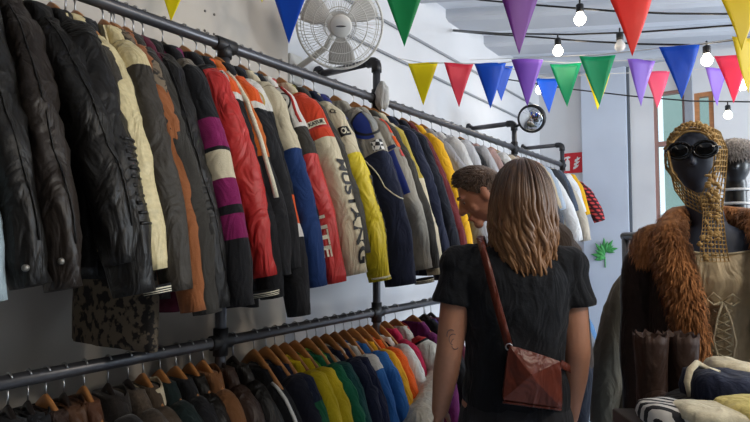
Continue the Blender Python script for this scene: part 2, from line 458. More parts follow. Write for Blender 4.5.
def garment(name, short, cat, group, y, body, sleeve=None, z=ZU, L=.70, SL=.74, sw=.150, ht=.032, out=.192, fwd=.06, curve=(.3, .65), cuff=None, collar=None, hem=None,
            hang='wood', seed=None, srx=.066, sry=.046, short_sleeve=False, amp=.0045, res=1.0, hook=True, loc=None, rz=0, where=' on the upper rail', neck=.068, lean=0, drop=0, label=None):
    """garment on a hanger; local origin on the rail axis, x towards the aisle"""
    seed = seed if seed is not None else random.random() * 50
    if loc is None: rz = math.radians(4 * math.sin(seed * 7.3)); out += .018 * math.sin(seed * 3.7); fwd += .012 * math.cos(seed * 5.1)
    root = empty(name, loc or (RX, y, z), rz, label or (short + where), cat, group)
    sleeve = sleeve or [(1, body)]
    nr, ns = max(8, int(22 * res)), max(16, int(32 * res))
    # body
    z0 = -.090 - drop
    prof_w = [(0, neck), (.035 / L, neck + (sw - neck) * .36), (.075 / L, neck + (sw - neck) * .70), (.12 / L, sw * .95), (.17 / L, sw * 1.0), (.55, sw * 1.18), (1, sw * 1.34)]
    prof_t = [(0, .03), (.06, ht * .8), (.15, ht * 1.05), (.5, ht * 1.1), (.9, ht), (1, ht * .9)]
    zt = [x / L for x in (0, .008, .018, .032, .05, .068, .09, .115, .15)]; tz0 = zt[-1]; zt += [tz0 + (1 - tz0) * (i + 1) / nr for i in range(nr)]
    rings = []
    for t in zt:
        hw, hh = interp(prof_w, t), interp(prof_t, t)
        # shoulders: z falls with x, so the top rings are laid on the sloping shoulder
        row = []
        for j in range(ns):
            a = 2 * PI * j / ns; ca, sa = math.cos(a), math.sin(a)
            xx = hw * math.copysign(abs(ca) ** .8, ca); yy = hh * math.copysign(abs(sa) ** .6, sa)
            f = min(1, t * 2.2)
            wob = nz(xx * 14 + seed * 2.3, math.copysign(1, sa) * 2.0, t * 2.2 + seed) * .013 * f + nz(xx * 40 + seed, sa, t * 3) * .004 * f
            yy += wob
            zz = z0 - t * L + nz(xx * 6 + seed, 1.7, t * 2) * .010 * t
            row.append(Vector((xx + lean * t, yy + .012 * (xx / .19) ** 2 + fwd * .35 * t, zz)))
        rings.append(row)
    b = MB(); b.loft(rings); b.build('body', body, root)
    if hem:
        b = MB(); lastn = rings[-3:]; cen = Vector((0, 0, 0))
        rr = []
        for k, row in enumerate([rings[-1], rings[-1]]):
            rr.append([Vector((p.x * (1.0 if k == 0 else .95), p.y * (1.0 if k == 0 else .9), p.z + (.004 if k == 0 else -.05))) for p in row])
        b.loft(rr); b.build('hem_band', hem, root)
    # sleeves
    sl = None
    zs = z0 - .075
    for sg in (1, -1):
        o_ = out if sg > 0 else .14
        if short_sleeve:
            pts = [(sg * (sw - .065), .008, zs + .015), (sg * (sw - .015), .012, zs - .04), (sg * (sw + .05), .018, zs - .15), (sg * (sw + .10), .02, zs - SL)]
        else:
            e = (SL if sg > 0 else SL * .86) - (.03 if z == ZU else 0)
            pts = [(sg * (sw - .065), .006, zs + .012), (sg * (sw - .02), .010, zs - .055), (sg * (sw + o_ * .26), .014, zs - e * .27), (sg * (sw + o_ * .55), fwd * curve[0], zs - e * .45),
                   (sg * (sw + o_ * .82), fwd * curve[1], zs - e * .70), (sg * (sw + o_), fwd, zs - e)]
        s = Sleeve(pts, [(0, srx * .38), (.10, srx * .70), (.24, srx * 1.02), (.45, srx), (.8, srx * .88), (1, srx * .72 if not short_sleeve else srx * .95)],
                   [(0, sry * .5), (.12, sry * .8), (.25, sry), (.5, sry * 1.05), (.85, sry * .95), (1, sry * .75)], seed + sg, amp)
        so = s.mesh('sleeve', sleeve, root, int(26 * res), int(20 * res))
        if sg > 0: sl = s; slo = so
        if cuff:
            base, stripe = cuff
            s2 = Sleeve(pts[:-1] + [s.pts[-1], tuple(s.pts[-1] + (s.pts[-1] - s.pts[-2]).normalized() * .065)], s.rx, s.ry, seed, .001)
            cb = [(1, base)] if not stripe else [(.925, base), (.937, stripe), (.95, base), (.962, stripe), (.975, base), (.985, stripe), (1, base)]
            s2.rx = [(0, srx * .70), (1, srx * .70)]; s2.ry = [(0, sry * .74), (.93, sry * .74), (1, sry * .68)]
            s2.mesh('cuff', cb, so, 14, int(18 * res), .905, 1.0)
    if collar:
        b = MB(); rr = []
        for dz, sc in ((-.040, 1.42), (-.018, 1.30), (.004, 1.16), (.012, 1.04), (.006, .96), (-.012, .94), (-.03, 1.1)):
            row = []
            for j in range(ns):
                a = 2 * PI * j / ns; ca, sa = math.cos(a), math.sin(a)
                row.append(Vector((neck * sc * ca, .010 + (.030 * sc + .006) * sa, z0 + dz - .016 * abs(ca) * sc + .006 * sa)))
            rr.append(row)
        b.loft(rr + [rr[0]], False); b.build('collar', collar, root)
    if hook: hanger(y, z, hang, short, group.replace('garments', 'hangers'), loc, rz)
    return root, sl, slo

def lc(key, c, **k): return mat(key, c, 'leather', **k)
BLK = mat('black cloth', (22, 22, 25)); BLKL = lc('black leather', (25, 23, 21)); BRBL = lc('brown black leather', (38, 31, 26)); CHAR = lc('charcoal leather', (56, 51, 44), rough=.6)
CRM = lc('cream leather', (206, 190, 146)); CRMC = mat('cream cloth', (200, 188, 160)); WHT = mat('white cloth', (212, 208, 200)); STONE = mat('stone cloth', (150, 144, 132))
RED = mat('red satin', (184, 38, 34), 'satin'); ORG = mat('orange cloth', (214, 84, 26)); RORG = mat('red orange cloth', (198, 62, 34)); NAVY = mat('navy cloth', (24, 30, 52)); MAG = mat('magenta cloth', (122, 22, 80))
BLUE = mat('blue cloth', (26, 52, 100)); YEL = mat('yellow satin', (214, 190, 30), 'satin'); RIB = mat('black rib knit', (20, 20, 22), 'knit'); TAUPE = lc('taupe leather', (120, 110, 96)); SUEDE = mat('tan suede', (140, 84, 48), 'cloth')
GREYC = mat('dark grey wool', (54, 51, 46), 'cloth'); DENIM = mat('pale denim', (150, 165, 170), 'cloth'); CREAMR = mat('cream rib', (222, 214, 190), 'knit')
LEO = pattern_mat('leopard fur', 'leopard', ((34, 29, 26), (112, 98, 80)), 38)
GU = 'garments on the upper rail'
G = {}
def up(key, name, short, cat, y, body, sleeve=None, **k):
    G[key] = garment(name, short, cat, GU, y, body, sleeve, **k); return G[key]
up(1, 'jacket', 'pale denim jacket nearest the camera', 'jacket', .40, DENIM, L=.62, SL=.73, fwd=.05, hang='dark')
up(2, 'jacket', 'black leather jacket beside the pale denim one', 'jacket', .47, BLKL, L=.70, SL=.70, ht=.038, srx=.07, hem=BLKL, collar=BLKL, amp=.007, hang='dark')
up(3, 'jacket', 'brown-black leather jacket with a buttoned cuff', 'jacket', .555, BRBL, L=.74, SL=.71, ht=.036, srx=.075, collar=BRBL, amp=.0075)
up(4, 'jacket', 'black pebbled leather jacket behind the buttoned-cuff one', 'jacket', .625, BLKL, L=.72, SL=.66, collar=BLKL, amp=.006, hang='dark')
up(5, 'jacket', 'black biker jacket with ribbed shoulder and elbow', 'jacket', .685, BLKL, L=.74, SL=.74, srx=.085, sry=.055, out=.205, collar=BLKL, amp=.006)
up(51, 'jacket', 'ivory leather jacket with wide pointed collar', 'jacket', .725, CRM, [(.22, CRM), (1, CHAR)], L=.68, SL=.56, srx=.056, out=.13, collar=CRM, hang='dark')
up(6, 'jacket', 'cream-sleeved varsity jacket with white-striped black cuffs', 'jacket', .752, BLK, [(1, CRM)], L=.70, SL=.68, srx=.050, out=.20, cuff=(RIB, CREAMR), hem=RIB, collar=RIB)
up(7, 'jacket', 'charcoal leather jacket with cream shoulders', 'jacket', .835, CRM, [(.27, CRM), (1, CHAR)], L=.66, SL=.74, srx=.066, collar=CRM)
up(8, 'coat', 'long leopard fur coat reaching the lower rail', 'coat', .862, LEO, L=.965, sw=.16, SL=.60, ht=.036, srx=.048, out=.10, collar=LEO, amp=.0075)
up(9, 'coat', 'tan brown suede coat', 'coat', .872, SUEDE, L=.78, SL=.80, srx=.060, out=.21, collar=SUEDE)
up(10, 'coat', 'dark grey wool coat with lapels', 'coat', .905, GREYC, L=.82, SL=.81, srx=.062, collar=GREYC)
up(101, 'shirt', 'maroon shirt showing below the grey coat', 'shirt', .935, mat('maroon cloth', (84, 20, 40)), L=.86, SL=.78, hang='dark', srx=.05)
up(11, 'jacket', 'glossy black leather jacket before the colour-block one', 'jacket', .968, BLKL, L=.78, SL=.80, srx=.062, collar=BLKL, amp=.006, hang='dark')
up(12, 'jacket', 'black, magenta and cream colour-block jacket', 'jacket', 1.04, BLK,
   [(.16, TAUPE), (.41, BLK), (.55, MAG), (.565, BLK), (.645, CRMC), (.66, BLK), (.74, MAG), (.765, BLK), (.83, MAG), (1, BLK)], L=.74, SL=.80, srx=.066, collar=MAG, hang='dark')
up(13, 'jacket', 'red satin varsity jacket with striped black cuffs', 'jacket', 1.118, BLK, [(.13, BLK), (1, RED)], L=.70, SL=.72, srx=.074, sry=.05, cuff=(RIB, CREAMR), hem=RIB, collar=RIB)
up(14, 'jacket', 'orange racing jacket with black-and-white chest patch', 'jacket', 1.175, BLK, [(.27, ORG), (.30, WHT), (1, BLK)], L=.80, SL=.79, collar=ORG)
up(141, 'jacket', 'burnt orange jacket with cream side stripe', 'jacket', 1.215, mat('burnt orange cloth', (190, 96, 34)), [(.6, mat('burnt orange cloth', (190, 96, 34))), (1, BLK)], L=.72, SL=.72, srx=.056)
up(15, 'jacket', 'orange-topped racing jacket with long black sleeve', 'jacket', 1.262, BLK, [(.05, BLK), (.075, WHT), (.30, ORG), (.335, WHT), (1, BLK)], L=.88, SL=.70, srx=.062, collar=BLK)
up(16, 'jacket', 'white and black jacket with low orange band', 'jacket', 1.315, BLK, [(.30, WHT), (.66, BLK), (.75, ORG), (.79, WHT), (1, BLK)], L=.84, SL=.86, srx=.058, hang='dark', collar=NAVY)
up(17, 'jacket', 'cream jacket with navy blue lower sleeve', 'jacket', 1.375, CRMC, [(.51, CRMC), (1, BLUE)], L=.70, SL=.77, srx=.075, collar=mat('teal blue cloth', (38, 66, 92)))
up(171, 'jacket', 'plain black jacket behind the cream and navy one', 'jacket', 1.42, BLK, L=.74, SL=.70, srx=.052, hang='dark')
up(18, 'jacket', 'white racing jacket with red lower sleeve', 'jacket', 1.475, WHT, [(.06, RED), (.37, WHT), (.53, GREYC), (1, RED)], L=.70, SL=.76, srx=.066, collar=RED)
up(19, 'jacket', 'red-orange and cream racing jacket with big sleeve lettering', 'jacket', 1.585, CRMC, [(.03, YEL), (.35, RORG), (.37, RED), (.43, RORG), (1, CRMC)], L=.72, SL=.735, srx=.082, sry=.055, collar=mat('olive cloth', (120, 110, 40)))
up(191, 'jacket', 'charcoal jacket between the two lettered racing jackets', 'jacket', 1.665, GREYC, L=.74, SL=.66, srx=.055, hang='dark', collar=GREYC)
up(20, 'jacket', 'cream racing jacket with yellow lower sleeve', 'jacket', 1.735, NAVY, [(.46, CRMC), (1, YEL)], L=.74, SL=.77, srx=.072, collar=CRMC)
up(201, 'jacket', 'royal blue and black satin jacket', 'jacket', 1.80, mat('royal satin', (28, 38, 110), 'satin'), [(.25, mat('royal satin', (28, 38, 110), 'satin')), (1, BLK)], L=.72, SL=.60, srx=.05, out=.13, hang='dark', collar=BLK)
up(23, 'jacket', 'stone racing jacket with blue oval emblem and navy sleeve', 'jacket', 1.94, STONE, [(.42, STONE), (1, NAVY)], L=.76, SL=.80, srx=.10, sry=.06, collar=STONE)
up(24, 'jacket', 'stone racing jacket with red flashes and striped cuff', 'jacket', 2.09, STONE, [(1, STONE)], L=.72, SL=.74, srx=.07, cuff=(RIB, CREAMR), collar=STONE)
up(25, 'jacket', 'charcoal jacket behind the red-flash racing jacket', 'jacket', 2.175, GREYC, L=.72, SL=.74, srx=.06, collar=mat('moss cloth', (92, 100, 84)))
up(26, 'jacket', 'cream jacket with yellow sleeve stripe', 'jacket', 2.245, CRMC, [(.15, CRMC), (.55, mat('mustard cloth', (170, 150, 60))), (1, CRMC)], L=.72, SL=.77, srx=.058, collar=CRMC)
up(27, 'jacket', 'dark navy jacket past the yellow-stripe cream one', 'jacket', 2.33, NAVY, L=.82, SL=.80, srx=.07, collar=NAVY)
up(28, 'jacket', 'black-navy jacket two before the yellow one', 'jacket', 2.45, mat('ink cloth', (18, 22, 34)), L=.84, SL=.80, srx=.065, collar=BLK, hang='dark')
up(29, 'shirt', 'wine red shirt just before the yellow jacket', 'shirt', 2.53, mat('wine cloth', (96, 30, 34)), L=.8, SL=.78, srx=.05)
up(30, 'jacket', 'golden yellow jacket behind the man', 'jacket', 2.62, mat('golden cloth', (222, 168, 30)), L=.74, SL=.76, srx=.07, collar=mat('golden cloth', (222, 168, 30)))
far = [('grey marl sweatshirt', (150, 150, 154), 'first'), ('black-edged white jacket', (196, 196, 196), 'second'), ('pale grey shirt', (176, 178, 184), 'third'), ('black shirt', (26, 26, 30), 'fourth'),
       ('light grey hooded top', (160, 160, 164), 'fifth'), ('dusty pink shirt', (160, 132, 126), 'sixth'), ('black jersey', (30, 30, 34), 'seventh'), ('white shirt', (206, 206, 206), 'eighth'),
       ('beige shirt', (170, 156, 136), 'ninth'), ('olive shirt', (84, 84, 66), 'tenth'), ('ash grey shirt', (140, 142, 148), 'eleventh'), ('off-white shirt', (196, 190, 180), 'twelfth'),
       ('dark grey shirt', (66, 68, 74), 'thirteenth'), ('sand coloured shirt', (176, 160, 136), 'fourteenth'), ('sky grey shirt', (160, 172, 186), 'fifteenth'), ('white tee', (214, 214, 214), 'sixteenth'),
       ('charcoal shirt', (46, 48, 54), 'seventeenth'), ('slate shirt', (70, 80, 96), 'eighteenth'), ('light beige shirt', (186, 176, 160), 'nineteenth'), ('bright white shirt', (220, 222, 226), 'twentieth')]
for i, (nm, c, od) in enumerate(far):
    yy = 2.74 + i * (5.1 - 2.74) / 19
    m = mat(nm + ' cloth', c)
    garment('shirt', '%s, %s past the golden yellow jacket' % (nm, od), 'shirt', GU, yy, m, [(.9, m), (1, BLK if 'black-edged' in nm else m)], L=.66 + .12 * random.random(), SL=.34 if i % 3 else .62, srx=.075 if i % 3 else .062, short_sleeve=bool(i % 3),
            res=.6, collar=m, hang='wood' if i % 4 == 0 else 'dark', label='%s, %s past the golden yellow jacket on the rail' % (nm, od), out=.2)
m = mat('golden cloth', (222, 168, 30))
garment('shirt', 'yellow tee next to the red plaid shirt', 'shirt', GU, 5.22, m, L=.66, SL=.36, srx=.08, short_sleeve=True, res=.7, hang='dark')
PLAID = pattern_mat('red plaid', 'plaid', ((60, 20, 30), (206, 70, 74)), 9)
garment('shirt', 'red plaid shirt at the far end', 'shirt', GU, 5.34, PLAID, L=.62, SL=.44, srx=.07, res=.8, hang='dark', out=.2, collar=PLAID)

# decorations on sleeves
INK = mat('black print', (22, 22, 24), 'plain'); WPR = mat('white print', (220, 218, 212), 'plain'); GRY = mat('grey print', (130, 130, 126), 'plain')
def letters(key, s, m, t0, deg, su, sv, down=False, off=.003):
    root, sl, so = G[key]; V, F = text2d(s)
    return sl.decal('lettering', V, F, m, so, t0, math.radians(deg), su, sv, down, off)
def shape(key, name, VF, m, t0, deg, su, sv, off=.002):
    root, sl, so = G[key]
    return sl.decal(name, VF[0], VF[1], m, so, t0, math.radians(deg), su, sv, False, off)
letters(19, 'MUSTANG', INK, .76, 2, .048, .30, True)
shape(19, 'label_band', rect2d(), CREAMR, .34, -35, .085, .028); letters(19, 'KATUR', INK, .34, -35, .07, .018, False, .004)
letters(18, 'LITE', CREAMR, .84, -55, .035, .10, True)
shape(18, 'round_badge', disc2d(), WPR, .21, -48, .06, .10); shape(18, 'badge_ring', disc2d(24, 0, 2 * PI, .40), INK, .21, -48, .062, .102, .003)
letters(18, 'B', INK, .21, -48, .02, .04, False, .004)
shape(14, 'patch', rect2d(), WPR, .17, -40, .05, .085); letters(14, 'PZ', INK, .17, -40, .036, .07, True, .004)
shape(13, 'patch', rect2d(), INK, .17, -75, .03, .10)
shape(16, 'round_badge', disc2d(20, 0, 2 * PI, .36), mat('gold print', (180, 150, 70), 'plain'), .25, -30, .05, .07)
letters(20, 'Q', INK, .20, -40, .03, .035); shape(20, 'logo_box', rect2d(), INK, .33, -30, .055, .04); letters(20, 'OL', CREAMR, .33, -30, .04, .025, False, .004)
letters(20, 'MUSTANG', INK, .76, 14, .020, .26, True)
# oval emblem, chequers, stripe on the stone racing jackets
CHK = bpy.data.materials.new('chequer print'); CHK.use_nodes = True
cb = CHK.node_tree.nodes['Principled BSDF']; ck = CHK.node_tree.nodes.new('ShaderNodeTexChecker'); ck.inputs['Scale'].default_value = 55
ck.inputs['Color1'].default_value = (.01, .01, .012, 1); ck.inputs['Color2'].default_value = (.7, .69, .66, 1)
tcc = CHK.node_tree.nodes.new('ShaderNodeTexCoord'); CHK.node_tree.links.new(tcc.outputs['Object'], ck.inputs['Vector']); CHK.node_tree.links.new(ck.outputs['Color'], cb.inputs['Base Color'])
RBL = mat('racing blue print', (28, 50, 130), 'plain')
def bodydecal(key, name, pts, m, off=.0):
    root, sl, so = G[key]
    return sl.decal(name, pts[0], pts[1], m, so, *off)
shape(23, 'emblem', disc2d(24, PI / 2, 3 * PI / 2), RBL, .25, -32, .17, .15)
shape(23, 'emblem_half', disc2d(24, -PI / 2, PI / 2), GRY, .23, -28, .15, .12)
shape(23, 'emblem_outline', disc2d(28, 0, 2 * PI, .43), INK, .24, -30, .165, .14, .003)
shape(23, 'chequered_flag', rect2d(), CHK, .385, -30, .06, .05, .003)
shape(24, 'blue_stripe', rect2d(), RBL, .52, -55, .03, .22)
shape(24, 'blue_bar', rect2d(), mat('dark blue print', (30, 40, 80), 'plain'), .36, -55, .06, .018)
shape(24, 'red_flash', rect2d(), RORG, .20, 5, .035, .11); shape(24, 'orange_flash', rect2d(), ORG, .33, 5, .035, .06); shape(24, 'red_flash', rect2d(), RED, .41, 5, .03, .04)
# cream piping along the navy sleeve, buttons, ribbed biker panels
def sleeve_line(key, name, tt, m, r=.003, off=.001):
    root, sl, so = G[key]; b = MB()
    b.tube([sl.p(t, math.radians(d), off) for t, d in tt], r, 6)
    return b.build(name, m, so)
sleeve_line(23, 'piping', [(.38 + .02 * i, -95 + 4 * i) for i in range(5)] + [(.47 + .03 * i, -78 + 7 * i - 1.2 * i * i * .3) for i in range(6)] + [(.66, -30), (.68, -10), (.685, 10)], CREAMR)
sleeve_line(141, 'side_stripe', [(.06 + .05 * i, -12) for i in range(15)], CREAMR, .009)
sleeve_line(18, 'piping', [(.08 + .03 * i, -10) for i in range(10)], RED, .006)
sleeve_line(20, 'piping', [(.98, d) for d in range(-110, 40, 15)], CREAMR, .004)
sleeve_line(17, 'seam', [(.14, d) for d in range(-100, 40, 10)], mat('seam tan', (150, 140, 118)), .0016)
for t in (.10, .115, .13, .15, .17, .19, .21): sleeve_line(5, 'quilted_rib', [(t, d) for d in range(-80, 50, 10)], BLKL, .006, -.001)
for i in range(11): sleeve_line(5, 'elbow_rib', [(.62 + .022 * i, d) for d in range(0, 60, 10)], BLKL, .005, -.001)
for key, t in ((3, .93), (2, .95)):
    root, sl, so = G[key]; b = MB(); p = sl.p(t, math.radians(-25), .003); b.ell(p, (.006, .008, .008), 12, 8); b.build('cuff_button', mat('dull button', (120, 116, 108), 'metal', metal=.6), so)
for key in (2, 3, 4, 11):
    sleeve_line(key, 'seam', [(.05 + .05 * i, -35 + 3 * i) for i in range(18)], BLKL, .0022)
# lapels on the grey coat and points on the ivory collar
def lapel(key, m, w=.07, h=.20):
    root = G[key][0]; b = MB()
    for sg in (1,):
        V = [(.03, -.030, -.085), (.075, -.032, -.10), (.13, -.046, -.17), (.12, -.05, -.20), (.14, -.05, -.215), (.05, -.048, -.36)]
        V2 = [(x, y - .006, z) for x, y, z in V]
        n = len(V); F = [tuple(range(n)), tuple(range(2 * n - 1, n - 1, -1))] + [(i, (i + 1) % n, n + (i + 1) % n, n + i) for i in range(n)]
        b.add(V + V2, F)
    b.build('lapel', m, root, False)
for key, m in ((10, GREYC), (51, CRM), (7, CRM), (3, BRBL)): lapel(key, m)

# ------------------------------------------------------------------ lower rail
GL = 'garments on the lower rail'
def lo(key, name, short, cat, px, body, sleeve=None, **k):
    y = onplane(px, 372 - .17 * (px - 150), 0, RX).y
    k.setdefault('where', ' on the lower rail'); k.setdefault('z', ZL); k.setdefault('res', .75)
    G[key] = garment(name, short, cat, GL, y, body, sleeve, **k); return G[key]
def c(n, v, kind='cloth'): return mat(n, v, kind)
FURB = mat('black brown fur', (40, 34, 30), 'fur', c2=(14, 12, 12))
lo('a', 'sweater', 'dark grey fuzzy sweater nearest the camera', 'sweater', 8, c('fuzzy grey', (40, 40, 42), 'knit'), hang='dark')
lo('b', 'jacket', 'black jacket beside the fuzzy grey sweater', 'jacket', 28, BLK, collar=BLK, hang='dark')
lo('c', 'jacket', 'dark umber leather jacket with wide collar', 'jacket', 46, lc('umber leather', (52, 38, 32)), collar=lc('umber leather', (52, 38, 32)))
lo('d', 'jacket', 'chestnut leather jacket beside the umber one', 'jacket', 64, lc('chestnut leather', (80, 54, 38)), collar=lc('chestnut leather', (80, 54, 38)), hang='dark')
lo('e', 'jacket', 'russet leather jacket on a pale hanger', 'jacket', 84, lc('russet leather', (86, 56, 40)))
lo('f', 'coat', 'black-brown fur coat with a puffy shoulder', 'coat', 108, FURB, srx=.085, sry=.055, ht=.04, collar=FURB, hang='dark')
lo('g', 'coat', 'grey-brown fur jacket beside the black fur coat', 'coat', 128, mat('grey brown fur', (84, 72, 60), 'fur', c2=(34, 28, 24)), srx=.08, ht=.038, hang='dark')
lo('h', 'jacket', 'sheepskin jacket with cream edging', 'jacket', 143, c('mole suede', (74, 62, 50)), collar=CRMC)
lo('i', 'sweater', 'dark bottle green sweatshirt', 'sweater', 160, c('bottle green', (22, 36, 36)), srx=.075)
lo('j', 'jacket', 'black bomber under the twin brown hangers', 'jacket', 176, BLK)
lo('k', 'jacket', 'black zip jacket before the brown suede one', 'jacket', 190, BLKL)
lo('l', 'jacket', 'mid-brown suede jacket next to the post', 'jacket', 203, c('brown suede', (112, 74, 44)), collar=c('brown suede', (112, 74, 44)))
lo('m', 'jacket', 'dark brown leather jacket behind the post', 'jacket', 220, lc('umber leather', (52, 38, 32)), hang='dark')
lo('n', 'jacket', 'black shiny jacket between post and black tee', 'jacket', 233, BLKL, hang='dark')
TE = dict(short_sleeve=True, SL=.30, srx=.085, sry=.045, drop=.03, neck=.085)
lo('o', 'sweatshirt', 'black sweatshirt with white shoulder stripe', 'sweatshirt', 254, c('black jersey cloth', (20, 21, 25)), drop=.03, neck=.085, srx=.075, SL=.66)
lo('p', 'shirt', 'navy-black tee with orange paper tag', 'shirt', 266, c('midnight cloth', (20, 22, 36)), **TE)
lo('q', 'shirt', 'navy and green jersey before the yellow one', 'shirt', 275, NAVY, [(.5, NAVY), (1, c('jersey green', (24, 92, 56)))], **TE)
lo('r', 'shirt', 'yellow and green football jersey', 'shirt', 285, c('jersey yellow', (216, 186, 30)), [(.85, c('jersey yellow', (216, 186, 30))), (1, c('jersey green', (24, 92, 56)))], **TE)
lo('s', 'shirt', 'second yellow jersey with green hem', 'shirt', 295, c('jersey yellow', (216, 186, 30)), **TE)
lo('t', 'shirt', 'emerald green jersey with yellow trim', 'shirt', 307, c('emerald', (18, 96, 66)), [(.85, c('emerald', (18, 96, 66))), (1, c('jersey yellow', (216, 186, 30)))], collar=c('lime', (110, 180, 60)), **TE)
lo('u', 'shirt', 'dark teal jersey beside the emerald one', 'shirt', 316, c('dark teal', (18, 66, 66)), **TE)
lo('v', 'shirt', 'navy tee with white neck piping', 'shirt', 326, NAVY, collar=WHT, **TE)
lo('w', 'shirt', 'deep navy tee before the white and blue one', 'shirt', 335, c('deep navy', (18, 24, 54)), **TE)
lo('x', 'shirt', 'white tee with blue sleeve', 'shirt', 344, WHT, [(.4, WHT), (1, c('mid blue', (40, 96, 160)))], **TE)
lo('y', 'shirt', 'mid blue football shirt', 'shirt', 352, c('mid blue', (40, 96, 160)), **TE)
lo('z', 'shirt', 'amber yellow shirt beside the blue one', 'shirt', 360, c('amber', (222, 160, 30)), **TE)
lo('aa', 'shirt', 'bright orange shirt', 'shirt', 368, c('bright orange', (226, 92, 24)), **TE)
lo('ab', 'shirt', 'white shirt with black collar', 'shirt', 377, WHT, collar=BLK, **TE, out=.13)
lo('ac', 'shirt', 'crimson pink long-sleeved shirt', 'shirt', 385, c('crimson', (176, 26, 66)), srx=.07, out=.13)
lo('ad', 'shirt', 'plum shirt beside the crimson one', 'shirt', 413, c('plum', (96, 24, 80)), srx=.06, out=.12)
lo('ae', 'shirt', 'dark purple shirt behind the plum one', 'shirt', 425, c('dark purple', (54, 30, 90)), srx=.06, out=.12, hang='dark')
lo('af', 'jacket', 'white leather motorcycle jacket with red and black shoulders', 'jacket', 396, lc('white leather', (206, 200, 186)),
   [(.10, RED), (.13, BLK), (1, lc('white leather', (206, 200, 186)))], srx=.098, sry=.07, collar=RED, ht=.04, out=.30, fwd=-.50, curve=(.62, .88), res=1, sw=.17, SL=.66, loc=(RX, 2.46, ZL))
lo('ag', 'shirt', 'black shirt past the white motorcycle jacket', 'shirt', 424, BLK, hang='dark')
lo('ah', 'shirt', 'maroon shirt past the white motorcycle jacket', 'shirt', 431, c('maroon cloth', (84, 20, 40)), hang='dark')
for i, (nm, cc, yy) in enumerate([('faded blue denim shirt', (96, 136, 180), 5.2), ('washed grey sweatshirt', (120, 122, 128), 5.05), ('navy polo', (28, 34, 60), 4.9)]):
    garment('shirt', nm + ' at the far rail end', 'shirt', GL, yy, c(nm, cc), z=ZL, where=' on the lower rail', res=.5, hang='dark', SL=.6, out=.2)
# white shoulder stripe and paper tag
root, sl, so = G['o']; b = MB(); b.tube([sl.p(t, math.radians(-90 + 30 * 0 + 75), .002) for t in (.0, .1, .2, .3, .42)], .007, 8); b.build('shoulder_stripe', WPR, so)
root = G['p'][0]; b = MB(); b.box((.03, -.045, -.135), (.05, .002, .06)); b.build('paper_tag', mat('paper tag', (196, 176, 150), 'plain'), root, False)
b = MB(); b.box((.035, -.047, -.135), (.03, .002, .03)); b.build('tag_print', mat('tag orange', (180, 90, 40), 'plain'), bpy.data.objects[[o.name for o in root.children if o.name.startswith('paper_tag')][0]], False)
root = G['o'][0]; b = MB(); b.box((.0, -.036, -.165), (.045, .002, .014)); b.build('neck_label', WPR, root, False)

# ------------------------------------------------------------------ bunting, light strings
def pennant_row(label, items, D0, h, group='bunting rows across the shop', ends=(None, None)):
    """items: (px, y_top, y_tip, colour, extra depth)"""
    root = empty('bunting', at(items[0][0], items[0][1], D0), 0, label, 'bunting')
    root['group'] = group
    o0 = root.location.copy()
    pts = []
    for i, (px, yt, cc, d) in enumerate(items):
        p = at(px, yt, d) - o0; pts.append(p)
    if ends[0]: pts = [ends[0] - o0] + pts
    if ends[1]: pts = pts + [ends[1] - o0]
    b = MB(); b.tube(pts, .0022, 6); b.build('string', mat('bunting tape', (206, 206, 204), 'plain'), root)
    for i, (px, yt, cc, d) in enumerate(items):
        c0 = at(px, yt, d) - o0
        dirx = RH + Vector((0, 0, 0)); yaw = random.uniform(-.12, .12)
        dx = (RH * math.cos(yaw) + FH * math.sin(yaw)); dn = dx.cross(Vector((0, 0, 1)))
        w = h * .69; n = 10; V = []; F = []
        ph = random.uniform(0, 6)
        for k in range(n + 1):
            t = k / n
            for s in range(7):
                u = (-1 + s / 3) * (1 - t)
                bend = .010 * math.sin(2.2 * u + ph) * (1 - .3 * t) + .014 * math.sin(2.4 * t + ph)
                p = c0 + dx * (u * w / 2) + Vector((0, 0, -t * h)) + dn * bend
                V.append(p)
        m7 = 7
        for k in range(n):
            for s in range(6): F.append((k * m7 + s, k * m7 + s + 1, (k + 1) * m7 + s + 1, (k + 1) * m7 + s))
        o = mesh_obj('pennant', V, F, PEN[cc], None, root)
        md = o.modifiers.new('s', 'SOLIDIFY'); md.thickness = .0012
def pm(n, v):
    m = mat('pennant ' + n, v, 'plastic', rough=.45); b = m.node_tree.nodes['Principled BSDF']
    b.inputs['Transmission Weight'].default_value = 0
    # thin plastic film lets light through
    nt = m.node_tree; tr = nt.nodes.new('ShaderNodeBsdfTranslucent'); tr.inputs[0].default_value = rgb(v)
    mx = nt.nodes.new('ShaderNodeMixShader'); mx.inputs[0].default_value = .35
    out = nt.nodes['Material Output']; nt.links.new(b.outputs[0], mx.inputs[1]); nt.links.new(tr.outputs[0], mx.inputs[2]); nt.links.new(mx.outputs[0], out.inputs[0])
    return m
PEN = {'y': pm('yellow', (250, 236, 8)), 'r': pm('red', (236, 58, 84)), 'b': pm('blue', (10, 96, 222)), 'p': pm('purple', (140, 84, 206)), 'g': pm('green', (0, 172, 118)), 'k': pm('pink', (240, 90, 130)),
       'v': pm('violet', (126, 56, 156)), 'R': pm('scarlet', (238, 54, 44)), 'o': pm('gold', (226, 202, 6)), 'G': pm('deep green', (6, 152, 84)), 'l': pm('lilac', (152, 112, 220)), 'c': pm('coral', (244, 78, 120))}
pennant_row('nearest bunting with large pennants along the top edge', [(172, -44, 'y', 2.12), (290, -17, 'b', 2.25), (404, -14, 'G', 2.25), (519, -8, 'v', 2.25), (630, -6, 'R', 2.2), (738, -12, 'o', 2.2), (846, -22, 'g', 2.2)], 2.4, .26)
pennant_row('bunting with a yellow tip above the wall corner', [(262, -44, 'y', 2.3), (345, -56, 'r', 2.3), (425, -64, 'p', 2.35)], 2.3, .20)
hookp = onplane(397, 58, 0, XW + .015)
